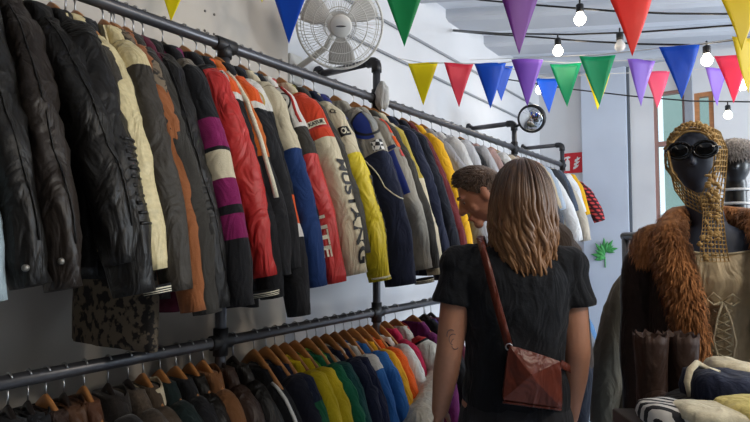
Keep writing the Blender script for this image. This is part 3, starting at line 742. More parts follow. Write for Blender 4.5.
pennant_row('sloping bunting of yellow, red, blue and purple pennants', [(423, 63, 'y', 3.05), (459, 63, 'r', 2.98), (490, 64, 'b', 2.95), (527, 60, 'p', 2.85), (566, 63, 'g', 2.95), (641, 60, 'l', 2.85), (731, 56, 'c', 2.75), (820, 52, 'b', 2.7)], 3.05, .245, ends=(hookp, None))
pennant_row('bunting with a bright green and a royal blue pennant rising rightwards', [(598, 55, 'g', 2.62), (679, 46, 'b', 2.48), (748, 38, 'o', 2.45), (830, 28, 'r', 2.4)], 2.62, .25, ends=(onplane(470, 60, 0, XW + .012), None))
pennant_row('farthest bunting with small pennants before the window', [(501, 66, 'b', 3.7), (548, 78, 'b', 3.6), (597, 74, 'y', 3.55), (656, 72, 'k', 3.5), (717, 68, 'l', 3.4), (780, 64, 'g', 3.4)], 3.6, .24)

CAB = mat('black cable', (16, 16, 18), 'plastic'); GLOW = mat('lit bulb glass', (255, 246, 226), 'plain', emit=9); UNL = mat('unlit bulb glass', (206, 206, 206), 'plastic', rough=.2)
def cable(label, pts, r=.0055):
    b = MB(); b.tube(pts, r, 8); o = b.build('string_light_cable', CAB); tag(o, label, 'cable'); return o
wallhook = onplane(453, 31, 0, XW + .01)
cable('black light cable starting at the hook high on the white wall', [wallhook, at(480, 33.5, 3.85), at(535, 37, 3.5), at(581, 41, 3.25), at(640, 44, 3.05), at(692, 45, 2.9), at(725, 41, 2.8), at(770, 35, 2.7), at(900, 15, 2.4)])
cable('black light cable sagging below the ceiling above the hook cable', [wallhook + Vector((0, 0, .01)), at(500, 33.5, 3.8), at(570, 34.5, 3.4), at(640, 32, 3.1), at(690, 28.5, 2.9), at(750, 24, 2.75), at(900, 10, 2.5)])
cable('black light cable nearest the ceiling along the top', [onplane(380, -18, 0, XW + .01), at(481, 0, 3.3), at(536, 5, 3.05), at(580, 8.5, 2.8), at(613, 11, 2.75), at(668, 13.5, 2.7), at(723, 14, 2.65), at(850, 8, 2.5)])
cable('thin black cable running in front of the back windows', [onplane(505, 79, 0, XW + .01), at(570, 89, 4.9), at(631, 96, 4.7), at(690, 101, 4.5), at(760, 102, 4.3), at(900, 96, 4.0)], .006)
BULBS = []
def bulb(px, py, d, label, lit=True, r=.034, drop=0):
    p = px if py is None else at(px, py, d)
    root = empty('light_bulb', p, 0, label, 'light bulb', 'bulbs on the string lights')
    b = MB()
    prof = [(-.032, .003), (-.031, .010), (-.026, .018), (-.016, .0265), (-.003, .030), (.009, .028), (.020, .021), (.029, .0155), (.036, .015)]
    b.loft([[Vector((rr * math.cos(2 * PI * j / 18), rr * math.sin(2 * PI * j / 18), z)) for j in range(18)] for z, rr in prof]); b.build('glass', GLOW if lit else UNL, root)
    b = MB(); b.tube([(0, 0, .034), (0, 0, .038), (0, 0, .074), (0, 0, .080)], [.018, .0195, .0195, .012], 14)
    b.tube([(0, 0, .076), (0, 0, .105 + drop)], .005, 8); b.build('socket', CAB, root)
    if lit: BULBS.append(p)
bulb(580, 19, 2.8, 'lit bulb hanging at the top near the violet pennant')
bulb(558, 51, 3.3, 'lit bulb hanging left of the scarlet pennant, below the hook cable')
bulb(620, 46, 3.1, 'unlit bulb left of the scarlet pennant tip', False)
bulb(707, 60, 2.95, 'lit bulb between the blue and the coral pennants')
bulb(743, 84, 2.8, 'lit bulb just right of the coral pennant', True, drop=.14)
bulb(728, 115, 4.3, 'lit bulb over the fur hat')
bulb(539, 90, 4.6, 'lit bulb beside the convex mirror', True)

ex = onplane(664, 150, 1, 9.0).x
struct('exterior_wall', [span(ex, ex + 4, 9.0, 9.3, -.5, 6)], mat('sage render', (150, 168, 158), 'wall'))
# ------------------------------------------------------------------ fan
FWH = mat('white fan plastic', (214, 212, 206), 'plastic'); FBL = mat('grey fan blade', (208, 205, 199), 'plastic', rough=.4)
fc = at(340, 25, 2.62); ax = (-FW * .90 - UP * .40 + RH * .12).normalized()
e1 = (RH - ax * RH.dot(ax)).normalized(); e2 = ax.cross(e1)
fan = empty('wall_fan', (XW, fc.y + .1, fc.z), 0, 'white caged wall fan above the clothes rail', 'fan')
f0 = fan.location.copy()
def fp(u, v, w): return fc + e1 * u + e2 * v + ax * w - f0
R = .208
def ringp(r, w, n=48): return [fp(r * math.cos(2 * PI * i / n), r * math.sin(2 * PI * i / n), w) for i in range(n + 1)]
b = MB()
b.tube(ringp(R, 0), .006, 8)
def dome(r): return .055 * (1 - (r / R) ** 2.2) + .004
for r in (.075, .13, .175): b.tube(ringp(r, dome(r)), .0022, 6)
for i in range(72):
    a = 2 * PI * i / 72
    b.tube([fp(r * math.cos(a + (R - r) * 1.6), r * math.sin(a + (R - r) * 1.6), dome(r)) for r in (.05, .09, .13, .17, .195, R)], .0011, 4)
b.build('front_guard', FWH, fan)
b = MB()
for r in (.08, .14, .19): b.tube(ringp(r, -dome(r) * 1.2), .0022, 6)
for i in range(48):
    a = 2 * PI * i / 48
    b.tube([fp(r * math.cos(a), r * math.sin(a), -dome(r) * 1.2) for r in (.05, .1, .15, R)], .0011, 4)
b.build('rear_guard', FWH, fan)
b = MB()
b.loft([[fp(r * math.cos(2 * PI * j / 28), r * math.sin(2 * PI * j / 28), w) for j in range(28)] for r, w in ((.054, .050), (.054, .058), (.046, .064), (.01, .066))]); b.build('hub_cap', FWH, fan)
b = MB(); b.loft([[fp(rx_ * math.cos(t), ry_ * math.sin(t), w_) for t in [2 * PI * j / 20 for j in range(20)]] for rx_, ry_, w_ in ((.024, .004, .0655), (.024, .004, .0672))]); b.build('badge', mat('badge ink', (70, 66, 62), 'plain'), fan)
for k in range(3):
    b = MB(); a0 = .55 + k * 2 * PI / 3; n = 9; mrows = []
    for i in range(n):
        r = lerp(.035, .188, i / (n - 1)); row = []
        wid = lerp(.55, .95, min(1, i / 4)) * (1 - .25 * (i / (n - 1)) ** 3)
        for j in range(9):
            q = -.5 + j / 8
            row.append(fp(r * math.cos(a0 + q * wid), r * math.sin(a0 + q * wid), .028 * q + .004))
        mrows.append(row)
    b.loft(mrows, False, 0, False); o = b.build('blade', FBL, fan); md = o.modifiers.new('s', 'SOLIDIFY'); md.thickness = .002
b = MB(); b.loft([[fp(r * math.cos(2 * PI * j / 24), r * math.sin(2 * PI * j / 24), w) for j in range(24)] for r, w in ((.05, -.05), (.062, -.06), (.06, -.11), (.045, -.14), (.012, -.15))]); b.build('motor_housing', FWH, fan)
mo = fp(0, -.0, -.12)
b = MB(); b.tube([mo, mo + Vector((-.10, .02, -.10)), Vector((.02, 0, -.12))], .016, 10); b.build('bracket_arm', FWH, fan)
b = MB(); b.box((.012, 0, -.12), (.024, .10, .16)); bev(b.build('wall_plate', FWH, fan, False), .006)

# convex mirror on the second arm
mc = at(531, 119, 4.12); max_ = (-FW * .74 - RH * .58 - UP * .30).normalized(); m1 = (RH - max_ * RH.dot(max_)).normalized(); m2 = max_.cross(m1)
mir = empty('convex_mirror', mc, 0, 'small round convex mirror with black rim on a pipe arm', 'mirror')
def mp(r, a, w): return (m1 * (r * math.cos(a)) + m2 * (r * math.sin(a)) + max_ * w) * .98
MIRM = mat('mirror face', (226, 230, 234), 'plain', rough=.04, metal=1)
b = MB(); b.loft([[mp(r, 2 * PI * j / 32, .045 * (1 - (r / .1) ** 2)) for j in range(32)] for r in (.1, .09, .075, .06, .04, .02, .004)]); b.build('mirror_face', MIRM, mir)
b = MB(); b.loft([[mp(r, 2 * PI * j / 32, w) for j in range(32)] for r, w in ((.098, .006), (.108, .006), (.112, -.01), (.108, -.035), (.08, -.055), (.02, -.06))]); b.build('mirror_rim', mat('black rubber', (18, 18, 20), 'plastic'), mir)
b = MB(); b.tube([max_ * -.055, max_ * -.09, Vector((RX, 4.2, 2.30)) - mc], .011, 8); b.build('mount_arm', CAB, mir)

# pale cloth bag hung on the first elbow
bp = Vector((RX + .015, 2.30, 2.255))
bag = MB()
rows = []
for i, (z, r) in enumerate(((.06, .012), (.045, .022), (.02, .034), (-.01, .044), (-.05, .047), (-.085, .040), (-.105, .02))):
    rows.append([Vector((r * math.cos(a) * 1.05, r * math.sin(a) * .8, z)) * .86 * (1 + .30 * nz(math.cos(a) * 2, math.sin(a) * 2, z * 30)) for a in [2 * PI * j / 20 for j in range(20)]])
bag.loft(rows); o = bag.build('cloth_pouch', mat('pale linen', (190, 188, 184)), None); o.location = bp + Vector((.035, -.035, -.095)); tag(o, 'small pale cloth pouch hanging at the pipe elbow under the fan', 'pouch')

# fire extinguisher sign
sx0, sx1, sz0, sz1 = -1.806, -1.592, 2.105, 2.325
sg = empty('fire_sign', ((sx0 + sx1) / 2, YB - .002, sz0), 0, 'square red fire extinguisher sign with white pictograms on back wall', 'sign')
def sbox(name, m, pieces, d):
    b = MB()
    for u0, u1, v0, v1 in pieces: b.box((lerp(-.107, .107, (u0 + u1) / 2), -d, lerp(0, .22, (v0 + v1) / 2)), ((u1 - u0) * .214, .004, (v1 - v0) * .22))
    return b.build(name, m, sg, False)
SR = mat('sign red', (206, 30, 44), 'paint'); SW = mat('sign white', (236, 234, 232), 'paint')
sbox('sign_panel', SR, [(0, 1, 0, 1)], .004)
b = MB()
def poly(pts, d=.0085):
    n = len(pts); V = [(lerp(-.107, .107, u), -d, lerp(0, .22, v)) for u, v in pts]; b.add(V + [(x, y + .003, z) for x, y, z in V], [tuple(range(n)), tuple(range(2 * n - 1, n - 1, -1))] + [(i, (i + 1) % n, n + (i + 1) % n, n + i) for i in range(n)])
poly([(.14, .12), (.36, .12), (.36, .58), (.32, .66), (.18, .66), (.14, .58)]); poly([(.21, .66), (.29, .66), (.29, .74), (.21, .74)])
poly([(.12, .74), (.36, .74), (.40, .80), (.30, .84), (.12, .80)]); poly([(.06, .45), (.10, .45), (.13, .78), (.09, .80)])
b.build('extinguisher_symbol', SW, sg, False)
b = MB()
for k, (u, v) in enumerate(((.52, .18), (.56, .36), (.60, .54))):
    poly([(u, v), (u + .10, v + .02), (u + .22, v + .10), (u + .30, v + .22), (u + .20, v + .18), (u + .14, v + .26), (u + .10, v + .14), (u + .02, v + .12)])
b.build('flame_symbol', SW, sg, False)

# green leaf decoration on the pilaster
gl = onplane(605, 252, 1, YB - .0705)
b = MB()
for k in range(11):
    a = math.radians(-100 + k * 20); L_ = .17 if k % 2 else .13
    base = Vector((.0, 0, -.06)) + Vector((0, 0, k * .008)); pts = []
    for i in range(7):
        t = i / 6; w = .020 * math.sin(PI * min(1, t * .9 + .1))
        p = base + Vector((math.sin(a) * L_ * t * .8, -.012 - .02 * math.sin(t * 2), math.cos(a) * L_ * t)); nrm = Vector((math.cos(a), 0, -math.sin(a)))
        pts.append([p - nrm * w, p + Vector((0, -.006, 0)), p + nrm * w])
    b.loft(pts, False, 0, False)
b.tube([(0, -.004, -.16), (0, -.006, -.05)], .006, 6)
o = b.build('leaf_decoration', mat('leaf green', (70, 160, 84), 'satin')); o.location = gl; md = o.modifiers.new('s', 'SOLIDIFY'); md.thickness = .003
tag(o, 'green fan-shaped leaf decoration on the pale back wall', 'decoration')

# ------------------------------------------------------------------ people
SKIN = mat('fair skin', (186, 132, 104), 'skin'); SKIN2 = mat('tanned skin', (176, 118, 92), 'skin')
def capsule(b, p0, p1, r0, r1, seg=18, flat=1):
    p0, p1 = Vector(p0), Vector(p1); d = (p1 - p0); L_ = d.length; d.normalize(); P = []; RR = []
    for a in (-80, -55, -25): P.append(p0 + d * (r0 * math.sin(math.radians(a)))); RR.append(r0 * math.cos(math.radians(a)))
    for t in (0, .25, .5, .75, 1): P.append(p0.lerp(p1, t)); RR.append(lerp(r0, r1, t))
    for a in (25, 55, 80): P.append(p1 + d * (r1 * math.sin(math.radians(a)))); RR.append(r1 * math.cos(math.radians(a)))
    b.tube(P, RR, seg, 0, flat)
def chain(b, pts, rs, seg=18):
    for (p, q), (r, s) in zip(zip(pts, pts[1:]), zip(rs, rs[1:])): capsule(b, p, q, r, s, seg)
def head(b, c, M, s=1.0, ears=True, plain=False):
    """M columns: right, face direction, up"""
    def fn(v, d):
        x, y, z = v
        if z < 0:
            k = -z / .115; x *= 1 - .36 * k ** 1.6
            if y < 0: y *= 1 - .55 * k
            else: y *= 1 - .10 * k
        if y > 0: y *= 1 - .06 * (1 - abs(d.x)); 
        return Vector((x, y, z)) * s
    b.ell(c, (.074, .098, .116), 32, 24, 0, M, fn)
    def L3(x, y, z): return Vector(c) + M @ (Vector((x, y, z)) * s)
    if plain:
        capsule(b, L3(0, .086, .015), L3(0, .100, -.02), .008 * s, .012 * s, 10); return
    capsule(b, L3(0, .088, .022), L3(0, .110, -.020), .009 * s, .0135 * s, 12)
    for q in (-1, 1):
        b.ell(L3(q * .012, .096, -.024), (.010 * s,) * 3, 10, 8)
        b.ell(L3(q * .032, .080, .030), (.024 * s, .014 * s, .009 * s), 12, 8, 0, M)
        b.ell(L3(q * .040, .058, -.022), (.024 * s, .022 * s, .024 * s), 12, 8, 0, M)
        if ears: b.ell(L3(q * .077, -.004, -.004), (.011 * s, .020 * s, .033 * s), 14, 10, 0, M)
    b.ell(L3(0, .090, -.052), (.024 * s, .012 * s, .007 * s), 14, 8, 0, M); b.ell(L3(0, .088, -.063), (.021 * s, .012 * s, .008 * s), 14, 8, 0, M)
    b.ell(L3(0, .076, -.092), (.024 * s, .020 * s, .020 * s), 14, 8, 0, M)
def hand(b, w, d, n, s, sc=1.0, curl=.35):
    """w wrist, d to the fingertips, n palm normal, s thumb side"""
    w = Vector(w); d = Vector(d).normalized(); s = Vector(s); s = (s - d * s.dot(d)).normalized(); n = d.cross(s) if n is None else Vector(n)
    n = (n - d * n.dot(d) - s * n.dot(s)).normalized()
    M = Matrix((s, d, n)).transposed()
    b.ell(w + d * .048 * sc, (.040 * sc, .055 * sc, .016 * sc), 18, 12, 0, M)
    for k, (u, L_) in enumerate(((.030, .072), (.010, .080), (-.010, .074), (-.029, .058))):
        p = w + d * (.088 - .006 * abs(k - 1)) * sc + s * u * sc; dd = (d + s * (u * 1.6)).normalized(); r = .0088 * sc
        for j, f in enumerate((.45, .32, .23)):
            q = p + dd * L_ * f * sc; capsule(b, p, q, r, r * .93, 12); p = q; r *= .93
            a = curl * (.6 + .5 * j); dd = (dd * math.cos(a) + n * math.sin(a)).normalized()
    p = w + d * .022 * sc + s * .030 * sc; dd = (d * .65 + s * .75 + n * .25).normalized()
    q = p + dd * .042 * sc; capsule(b, p, q, .013 * sc, .0105 * sc, 12)
    dd = (d * .9 + s * .25 + n * .3).normalized(); capsule(b, q, q + dd * .030 * sc, .0105 * sc, .0085 * sc, 12)
def solid(b, name, m, parent, vox=.006, smooth=6, wob=None):
    o = b.build(name, m, parent)
    finish(o, [('REMESH', dict(mode='VOXEL', voxel_size=vox, use_smooth_shade=True)), ('SMOOTH', dict(factor=.5, iterations=smooth))])
    if wob:
        me = o.data; co = [v.co.copy() for v in me.vertices]; no = [v.normal.copy() for v in me.vertices]
        for v, p, n in zip(me.vertices, co, no): v.co = p + n * wob(p)
    return o
def basis(face, up=Vector((0, 0, 1))):
    y = face.normalized(); x = y.cross(up).normalized(); z = x.cross(y)
    return Matrix((x, y, z)).transposed()
def person(px, d, label):
    p = at(px, 238, d); p.z = 0
    return empty('person', p, 0, label, 'person')
def frame(): return lambda a, b_, z: RH * a + FH * b_ + Vector((0, 0, z))
W = frame()
def torso(b, rows, seg=28, tw=1.0):
    R_ = []
    for a, bb, z, hw, hd in rows:
        R_.append([W(a + hw * math.copysign(abs(math.cos(t)) ** .85, math.cos(t)), bb + hd * math.copysign(abs(math.sin(t)) ** .85, math.sin(t)), z) for t in [2 * PI * j / seg for j in range(seg)]])
    b.loft(R_)
# --- woman, seen from behind
wo = person(513, 1.66, 'woman seen from behind in a black t-shirt with long wavy brown hair')
b = MB()
torso(b, [(0, 0, .76, .12, .09), (0, -.005, .82, .165, .115), (0, 0, .90, .160, .112), (0, 0, 1.0, .128, .095), (0, 0, 1.12, .135, .10), (0, 0, 1.22, .150, .105), (0, 0, 1.30, .165, .09), (0, 0, 1.345, .13, .07), (.01, 0, 1.375, .065, .058), (.012, .005, 1.40, .052, .052)])
hc = W(.032, .01, 1.502)
capsule(b, W(.012, 0, 1.34), W(.028, .005, 1.44), .056, .053)
WM = basis((FH + RH * .25 - Vector((0, 0, .12))).normalized())
head(b, hc, WM, .97)
armL = [W(-.160, 0, 1.318), W(-.200, -.02, 1.065), W(-.222, .045, .865)]; armR = [W(.162, 0, 1.315), W(.182, -.02, 1.06), W(.182, .05, .845)]
for A in (armL, armR): chain(b, [A[0], A[0].lerp(A[1], .5), A[1], A[1].lerp(A[2], .35), A[2]], [.050, .047, .040, .040, .026])
hand(b, armL[2], W(-.02, .06, -.19) - W(0, 0, 0), None, FH * .9 + RH * .4, .93); hand(b, armR[2], W(0, .06, -.19), None, FH * .9 - RH * .4, .93)
for s in (-1, 1): chain(b, [W(s * .085, 0, .80), W(s * .095, .01, .45), W(s * .10, -.03, .08)], [.088, .056, .036]); capsule(b, W(s * .10, -.04, .04), W(s * .115, .12, .028), .038, .030)
solid(b, 'body', SKIN, wo, .005, 5)
b = MB()
torso(b, [(0, 0, .895, .156, .118), (0, 0, .93, .160, .122), (0, 0, 1.0, .148, .112), (0, -.004, 1.10, .147, .114), (0, -.006, 1.20, .160, .120), (0, -.004, 1.28, .172, .108), (0, 0, 1.325, .160, .088), (.004, 0, 1.358, .105, .072), (.01, 0, 1.385, .066, .062)])
for A, s in ((armL, -1), (armR, 1)):
    e = A[0].lerp(A[1], .46) + RH * (s * .006)
    capsule(b, A[0] + RH * (-s * .03) + Vector((0, 0, .002)), A[0].lerp(A[1], .30), .064, .064); b.ell(A[0] + RH * (s * .006), (.062, .062, .062))
    dd = (A[1] - A[0]).normalized(); b.tube([A[0].lerp(A[1], .1), A[0].lerp(A[1], .3), e, e + dd * .004], [.060, .064, .069, .066], 20)
def shirtwob(p):
    a = p.dot(RH); f = max(0, min(1, (1.30 - p.z) / .2))
    return f * (.006 * nz(a * 7, p.dot(FH) * 7, p.z * 5 + 3) + .005 * nz(a * 16 + p.z * 9, 2.2, p.z * 14 - a * 8)) + .0015 * nz(a * 40, p.z * 30, 1)
TEE = mat('black tee', (16, 18, 23), 'cloth')
solid(b, 't_shirt', TEE, wo, .006, 4, shirtwob)
b = MB()
torso(b, [(0, -.005, .72, .15, .11), (0, -.005, .80, .176, .126), (0, 0, .88, .166, .122), (0, 0, .925, .152, .115)])
for s in (-1, 1): chain(b, [W(s * .085, 0, .78), W(s * .098, .01, .45), W(s * .105, -.02, .10)], [.097, .075, .066])
tr = solid(b, 'trousers', mat('dark grey denim', (40, 40, 43), 'cloth'), wo, .008, 4, lambda p: .004 * nz(p.x * 12, p.y * 12, p.z * 9))
b = MB(); b.box(W(-.085, -.128, .83), (.10, .006, .10), 0, Matrix.Rotation(YAW, 3, 'Z')); bev(b.build('back_pocket', mat('dark grey denim', (40, 40, 43), 'cloth'), tr, False), .003)
for s in (-1, 1):
    b = MB(); capsule(b, W(s * .10, -.05, .05), W(s * .115, .14, .036), .048, .038); o = solid(b, 'shoe', mat('white trainer', (200, 198, 194), 'leather'), wo, .008, 3)
# eyes and brows, mostly unseen
def face_bits(root, c_, M, s, browm):
    for q in (-1, 1):
        b = MB(); b.ell(Vector(c_) + M @ (Vector((q * .031, .0715, .010)) * s), (.0125 * s,) * 3, 14, 10); ey = b.build('eye', mat('eye white', (205, 196, 188), 'plastic'), root)
        b = MB(); b.ell(Vector(c_) + M @ (Vector((q * .031, .080, .008)) * s), (.0062 * s,) * 3, 10, 8); b.build('iris', mat('dark iris', (40, 30, 26), 'plastic'), ey)
        b = MB(); b.tube([Vector(c_) + M @ (Vector((q * x, y, z)) * s) for x, y, z in ((.014, .094, .034), (.030, .093, .040), (.046, .082, .036))], [.003, .004, .002], 6); b.build('eyebrow', browm, root)
    b = MB(); b.tube([Vector(c_) + M @ (Vector((x, y, -.057)) * s) for x, y in ((-.020, .094), (0, .102), (.020, .094))], .0042, 6); b.build('lips', mat('lip', (160, 88, 80), 'skin'), root)
HAIR = bpy.data.materials.new('brown hair'); HAIR.use_nodes = True
hn = HAIR.node_tree.nodes; hl = HAIR.node_tree.links; hb = hn['Principled BSDF']; hb.inputs['Roughness'].default_value = .42
tc = hn.new('ShaderNodeTexCoord'); sp = hn.new('ShaderNodeSeparateXYZ'); hl.new(tc.outputs['Object'], sp.inputs[0])
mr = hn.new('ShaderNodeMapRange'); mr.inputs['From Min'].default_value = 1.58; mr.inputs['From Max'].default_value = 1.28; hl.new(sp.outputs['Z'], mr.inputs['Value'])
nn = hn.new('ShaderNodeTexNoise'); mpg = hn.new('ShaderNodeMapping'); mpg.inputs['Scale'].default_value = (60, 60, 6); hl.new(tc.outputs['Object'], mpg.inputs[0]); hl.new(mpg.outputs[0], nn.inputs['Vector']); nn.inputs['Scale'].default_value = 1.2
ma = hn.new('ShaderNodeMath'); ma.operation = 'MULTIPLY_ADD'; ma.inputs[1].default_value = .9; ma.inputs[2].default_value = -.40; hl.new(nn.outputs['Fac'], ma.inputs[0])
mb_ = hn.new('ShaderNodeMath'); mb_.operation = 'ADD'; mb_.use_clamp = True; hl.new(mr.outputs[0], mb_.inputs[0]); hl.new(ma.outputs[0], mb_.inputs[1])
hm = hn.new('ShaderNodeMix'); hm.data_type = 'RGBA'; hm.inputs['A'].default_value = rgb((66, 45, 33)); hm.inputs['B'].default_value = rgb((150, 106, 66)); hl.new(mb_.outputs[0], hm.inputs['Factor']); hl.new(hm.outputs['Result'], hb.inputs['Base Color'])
b = MB()
rg = random.Random(11)
hz = hc.z
def headshell(phi, el, r=1.0):       # phi 0 = back of the head
    d = Vector((math.sin(phi) * math.cos(el), -math.cos(phi) * math.cos(el), math.sin(el)))
    return hc + WM @ Vector((d.x * .084 * r, d.y * .110 * r, d.z * .126 * r))
# scalp shell
rows = []
for i in range(13):
    el = lerp(1.5, -.62, i / 12); rows.append([headshell(lerp(-2.05, 2.05, j / 32), el, 1.0) for j in range(33)])
b.loft(rows, False, 0, False)
for i in range(300):
    phi = rg.uniform(-2.0, 2.0); lay = rg.uniform(1.01, 1.15); zend = rg.uniform(1.245, 1.35) + .04 * abs(phi) / 2
    pts = []; part = (.12, 1.25)
    for k in range(6):
        t = k / 5; el = lerp(1.40, .0, t ** .9); ph = phi * lerp(.75, 1, t); pts.append(headshell(ph, el, lay))
    p = pts[-1].copy(); wph = rg.uniform(0, 6.3); wa = rg.uniform(.005, .017); out_ = (p - hc); out_.z = 0; out_.normalize(); side = Vector((-out_.y, out_.x, 0))
    n = 11
    for k in range(1, n + 1):
        t = k / n; z = lerp(p.z, zend, t)
        flare = .010 * math.sin(t * 2.6) - .014 * t
        pts.append(Vector((p.x, p.y, z)) + out_ * flare * (1 if abs(phi) < 1.2 else .4) + (side * math.sin(wph + t * 10) + out_ * math.cos(wph + t * 10) * .6) * wa * min(1, t * 2) )
    rs = [.0055] * 5 + [.0085] * 5 + [lerp(.0085, .0022, k / 6) for k in range(7)]
    b.tube(pts, rs[:len(pts)], 6)
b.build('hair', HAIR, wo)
face_bits(wo, hc, WM, .97, HAIR)
# left forearm tattoo
b = MB()
for k in range(3):
    c0 = armL[0].lerp(armL[1], .80 + .05 * k) - FH * .0435 + RH * (-.008 + .008 * k)
    b.tube([c0 + RH * (.012 * math.cos(t)) + Vector((0, 0, .016 * math.sin(t))) + FH * (.004 * abs(math.cos(t))) for t in [k + i * .5 for i in range(8)]], .0012, 5)
b.build('tattoo', mat('tattoo ink', (96, 84, 86), 'plain'), wo)
# --- handbag
BAGL = mat('cognac leather', (98, 43, 29), 'leather', rough=.30, bump=.1)
hb0 = at(532, 380, 1.50)
hbag = empty('shoulder_bag', hb0, 0, 'reddish brown leather shoulder bag worn across the woman\'s back', 'bag')
def bq(px, py, d): return at(px, py, d) - hb0
TL, TR, BR, BL, CC = (508, 344), (561, 361), (563, 411), (501, 403), (533, 376)
def quad(u, v, d):                      # bilinear on the photographed outline
    x = lerp(lerp(TL[0], TR[0], u), lerp(BL[0], BR[0], u), v); y = lerp(lerp(TL[1], TR[1], u), lerp(BL[1], BR[1], u), v); return bq(x, y, d)
b = MB(); rows = []
for d, ins in ((1.545, .10), (1.540, .03), (1.525, .0), (1.495, .0), (1.480, .03)):
    row = []
    for s in range(40):
        a = 2 * PI * s / 40; ca, sa = math.cos(a), math.sin(a)
        k = .5 * (1 - ins); row.append(quad(.5 + k * math.copysign(abs(ca) ** .28, ca), .5 + k * math.copysign(abs(sa) ** .28, sa), d))
    rows.append(row)
b.loft(rows); b.build('bag_body', BAGL, hbag)
b = MB(); uc, vc = .46, .42; cs = [(.03, .02), (.97, .02), (.97, .92), (.03, .92)]; rows = []
for k in range(9):
    rr = 1 - k / 8; row = []
    for e in range(4):
        (u0, v0), (u1, v1) = cs[e], cs[(e + 1) % 4]
        for s_ in range(8):
            u, v = lerp(u0, u1, s_ / 8), lerp(v0, v1, s_ / 8)
            row.append(quad(lerp(uc, u, max(rr, .01)), lerp(vc, v, max(rr, .01)), 1.474 - .030 * (1 - rr)))
    rows.append(row)
b.loft(rows, False); o = b.build('front_flap', BAGL, hbag, False); md = o.modifiers.new('s', 'SOLIDIFY'); md.thickness = .004
b = MB(); b.tube([quad(u, 1.0 - .02, 1.478) for u in (.03, .2, .4, .6, .8, .97)], .0035, 6); b.build('piping', BAGL, hbag)
b = MB()
stp = [bq(509, 347, 1.50), bq(503, 325, 1.515), bq(496, 300, 1.522), bq(489, 272, 1.53), bq(483, 250, 1.555), bq(480, 239, 1.61), bq(481, 236, 1.68), bq(486, 250, 1.78), bq(510, 320, 1.80), bq(560, 372, 1.76), bq(575, 372, 1.66), bq(561, 364, 1.52)]
pr = None; rows = []
for i, p in enumerate(stp):
    t = (stp[min(i + 1, len(stp) - 1)] - stp[max(i - 1, 0)]).normalized(); nrm = (W(0, 0, 1.15) + wo.location - (p + hb0)); nrm.z = 0
    nrm = -nrm.normalized(); sd = t.cross(nrm).normalized()
    if i == 5 or i == 6: sd = RH * (-1 if sd.dot(RH) < 0 else 1)
    if pr and pr.dot(sd) < 0: sd = -sd
    pr = sd; nn_ = sd.cross(t)
    rows.append([p - sd * .011 - nn_ * .0018, p + sd * .011 - nn_ * .0018, p + sd * .011 + nn_ * .0018, p - sd * .011 + nn_ * .0018])
b.loft(rows); o = b.build('strap', BAGL, hbag); 
b = MB(); b.tube([bq(509, 347, 1.497) + (RH * math.cos(a) + UP * math.sin(a)) * .009 for a in [2 * PI * i / 14 for i in range(15)]], .002, 6); b.build('strap_ring', STEEL, hbag)
# --- man, in profile
mn = person(515, 2.22, 'man with short dark hair in profile, bending his head to the garments')
MH = W(-.131, 0, 1.578); fdir = (-RH * .80 + FH * .10 - Vector((0, 0, .50))).normalized()
MM = basis(fdir, Vector((0, 0, 1)))
b = MB(); head(b, MH, MM, 1.02)
capsule(b, W(.035, 0, 1.44), MH + MM @ Vector((0, -.035, -.07)), .066, .058)
def mtorso(b, g=0):
    rows = [(.16, .90, .115, .165), (.155, 1.0, .112, .155), (.145, 1.12, .115, .165), (.130, 1.25, .125, .185), (.105, 1.36, .122, .20), (.075, 1.43, .10, .165), (.045, 1.475, .07, .075)]
    torso(b, [(a, 0, z, hw + g, hd + g) for a, z, hw, hd in rows])
mtorso(b)
MA = {}
for s in (-1, 1):
    A = [W(.095, s * .195, 1.395), W(.07, s * .225, 1.11), W(-.11, s * .16, 1.08)]; MA[s] = A
    chain(b, A, [.056, .044, .030]); hand(b, A[2], W(-.16, 0, .03), Vector((0, 0, -1)), FH * -s, 1.05)
    chain(b, [W(.16, s * .095, .90), W(.14, s * .10, .48), W(.18, s * .10, .09)], [.095, .062, .042]); capsule(b, W(.17, s * .1, .045), W(.0, s * .11, .035), .042, .036)
solid(b, 'body', SKIN2, mn, .0055, 4)
b = MB(); mtorso(b, .014)
for s in (-1, 1): A = MA[s]; chain(b, [A[0], A[1], A[1].lerp(A[2], .8)], [.070, .060, .045])
solid(b, 'shirt', mat('brown overshirt', (66, 54, 46), 'cloth'), mn, .008, 4, lambda p: .006 * nz(p.x * 9, p.y * 9, p.z * 8))
b = MB(); torso(b, [(.16, 0, .80, .12, .16), (.16, 0, .90, .128, .178), (.158, 0, .96, .124, .168)])
for s in (-1, 1): chain(b, [W(.16, s * .095, .88), W(.14, s * .10, .48), W(.18, s * .10, .10)], [.105, .08, .07])
solid(b, 'trousers', mat('dark blue denim', (34, 40, 56), 'cloth'), mn, .009, 4)
for s in (-1, 1):
    b = MB(); capsule(b, W(.19, s * .1, .055), W(-.02, s * .11, .042), .052, .044); solid(b, 'shoe', mat('black shoe leather', (24, 24, 25), 'leather'), mn, .009, 3)
MHAIR = mat('dark brown hair', (82, 61, 47), 'fur', rough=.55)
b = MB(); rows = []
for i in range(15):
    el = lerp(1.5, -.75, i / 14); row = []
    for j in range(37):
        ph = lerp(-2.35, 2.35, j / 36)
        lim = -.75 + .80 * max(0, (abs(ph) - .7)) 
        e = max(el, min(1.45, lim)); d = Vector((math.sin(ph) * math.cos(e), -math.cos(ph) * math.cos(e), math.sin(e)))
        row.append(MH + MM @ Vector((d.x * .082, d.y * .107, d.z * .127)))
    rows.append(row)
b.loft(rows, False, 0, False)
rg = random.Random(5)
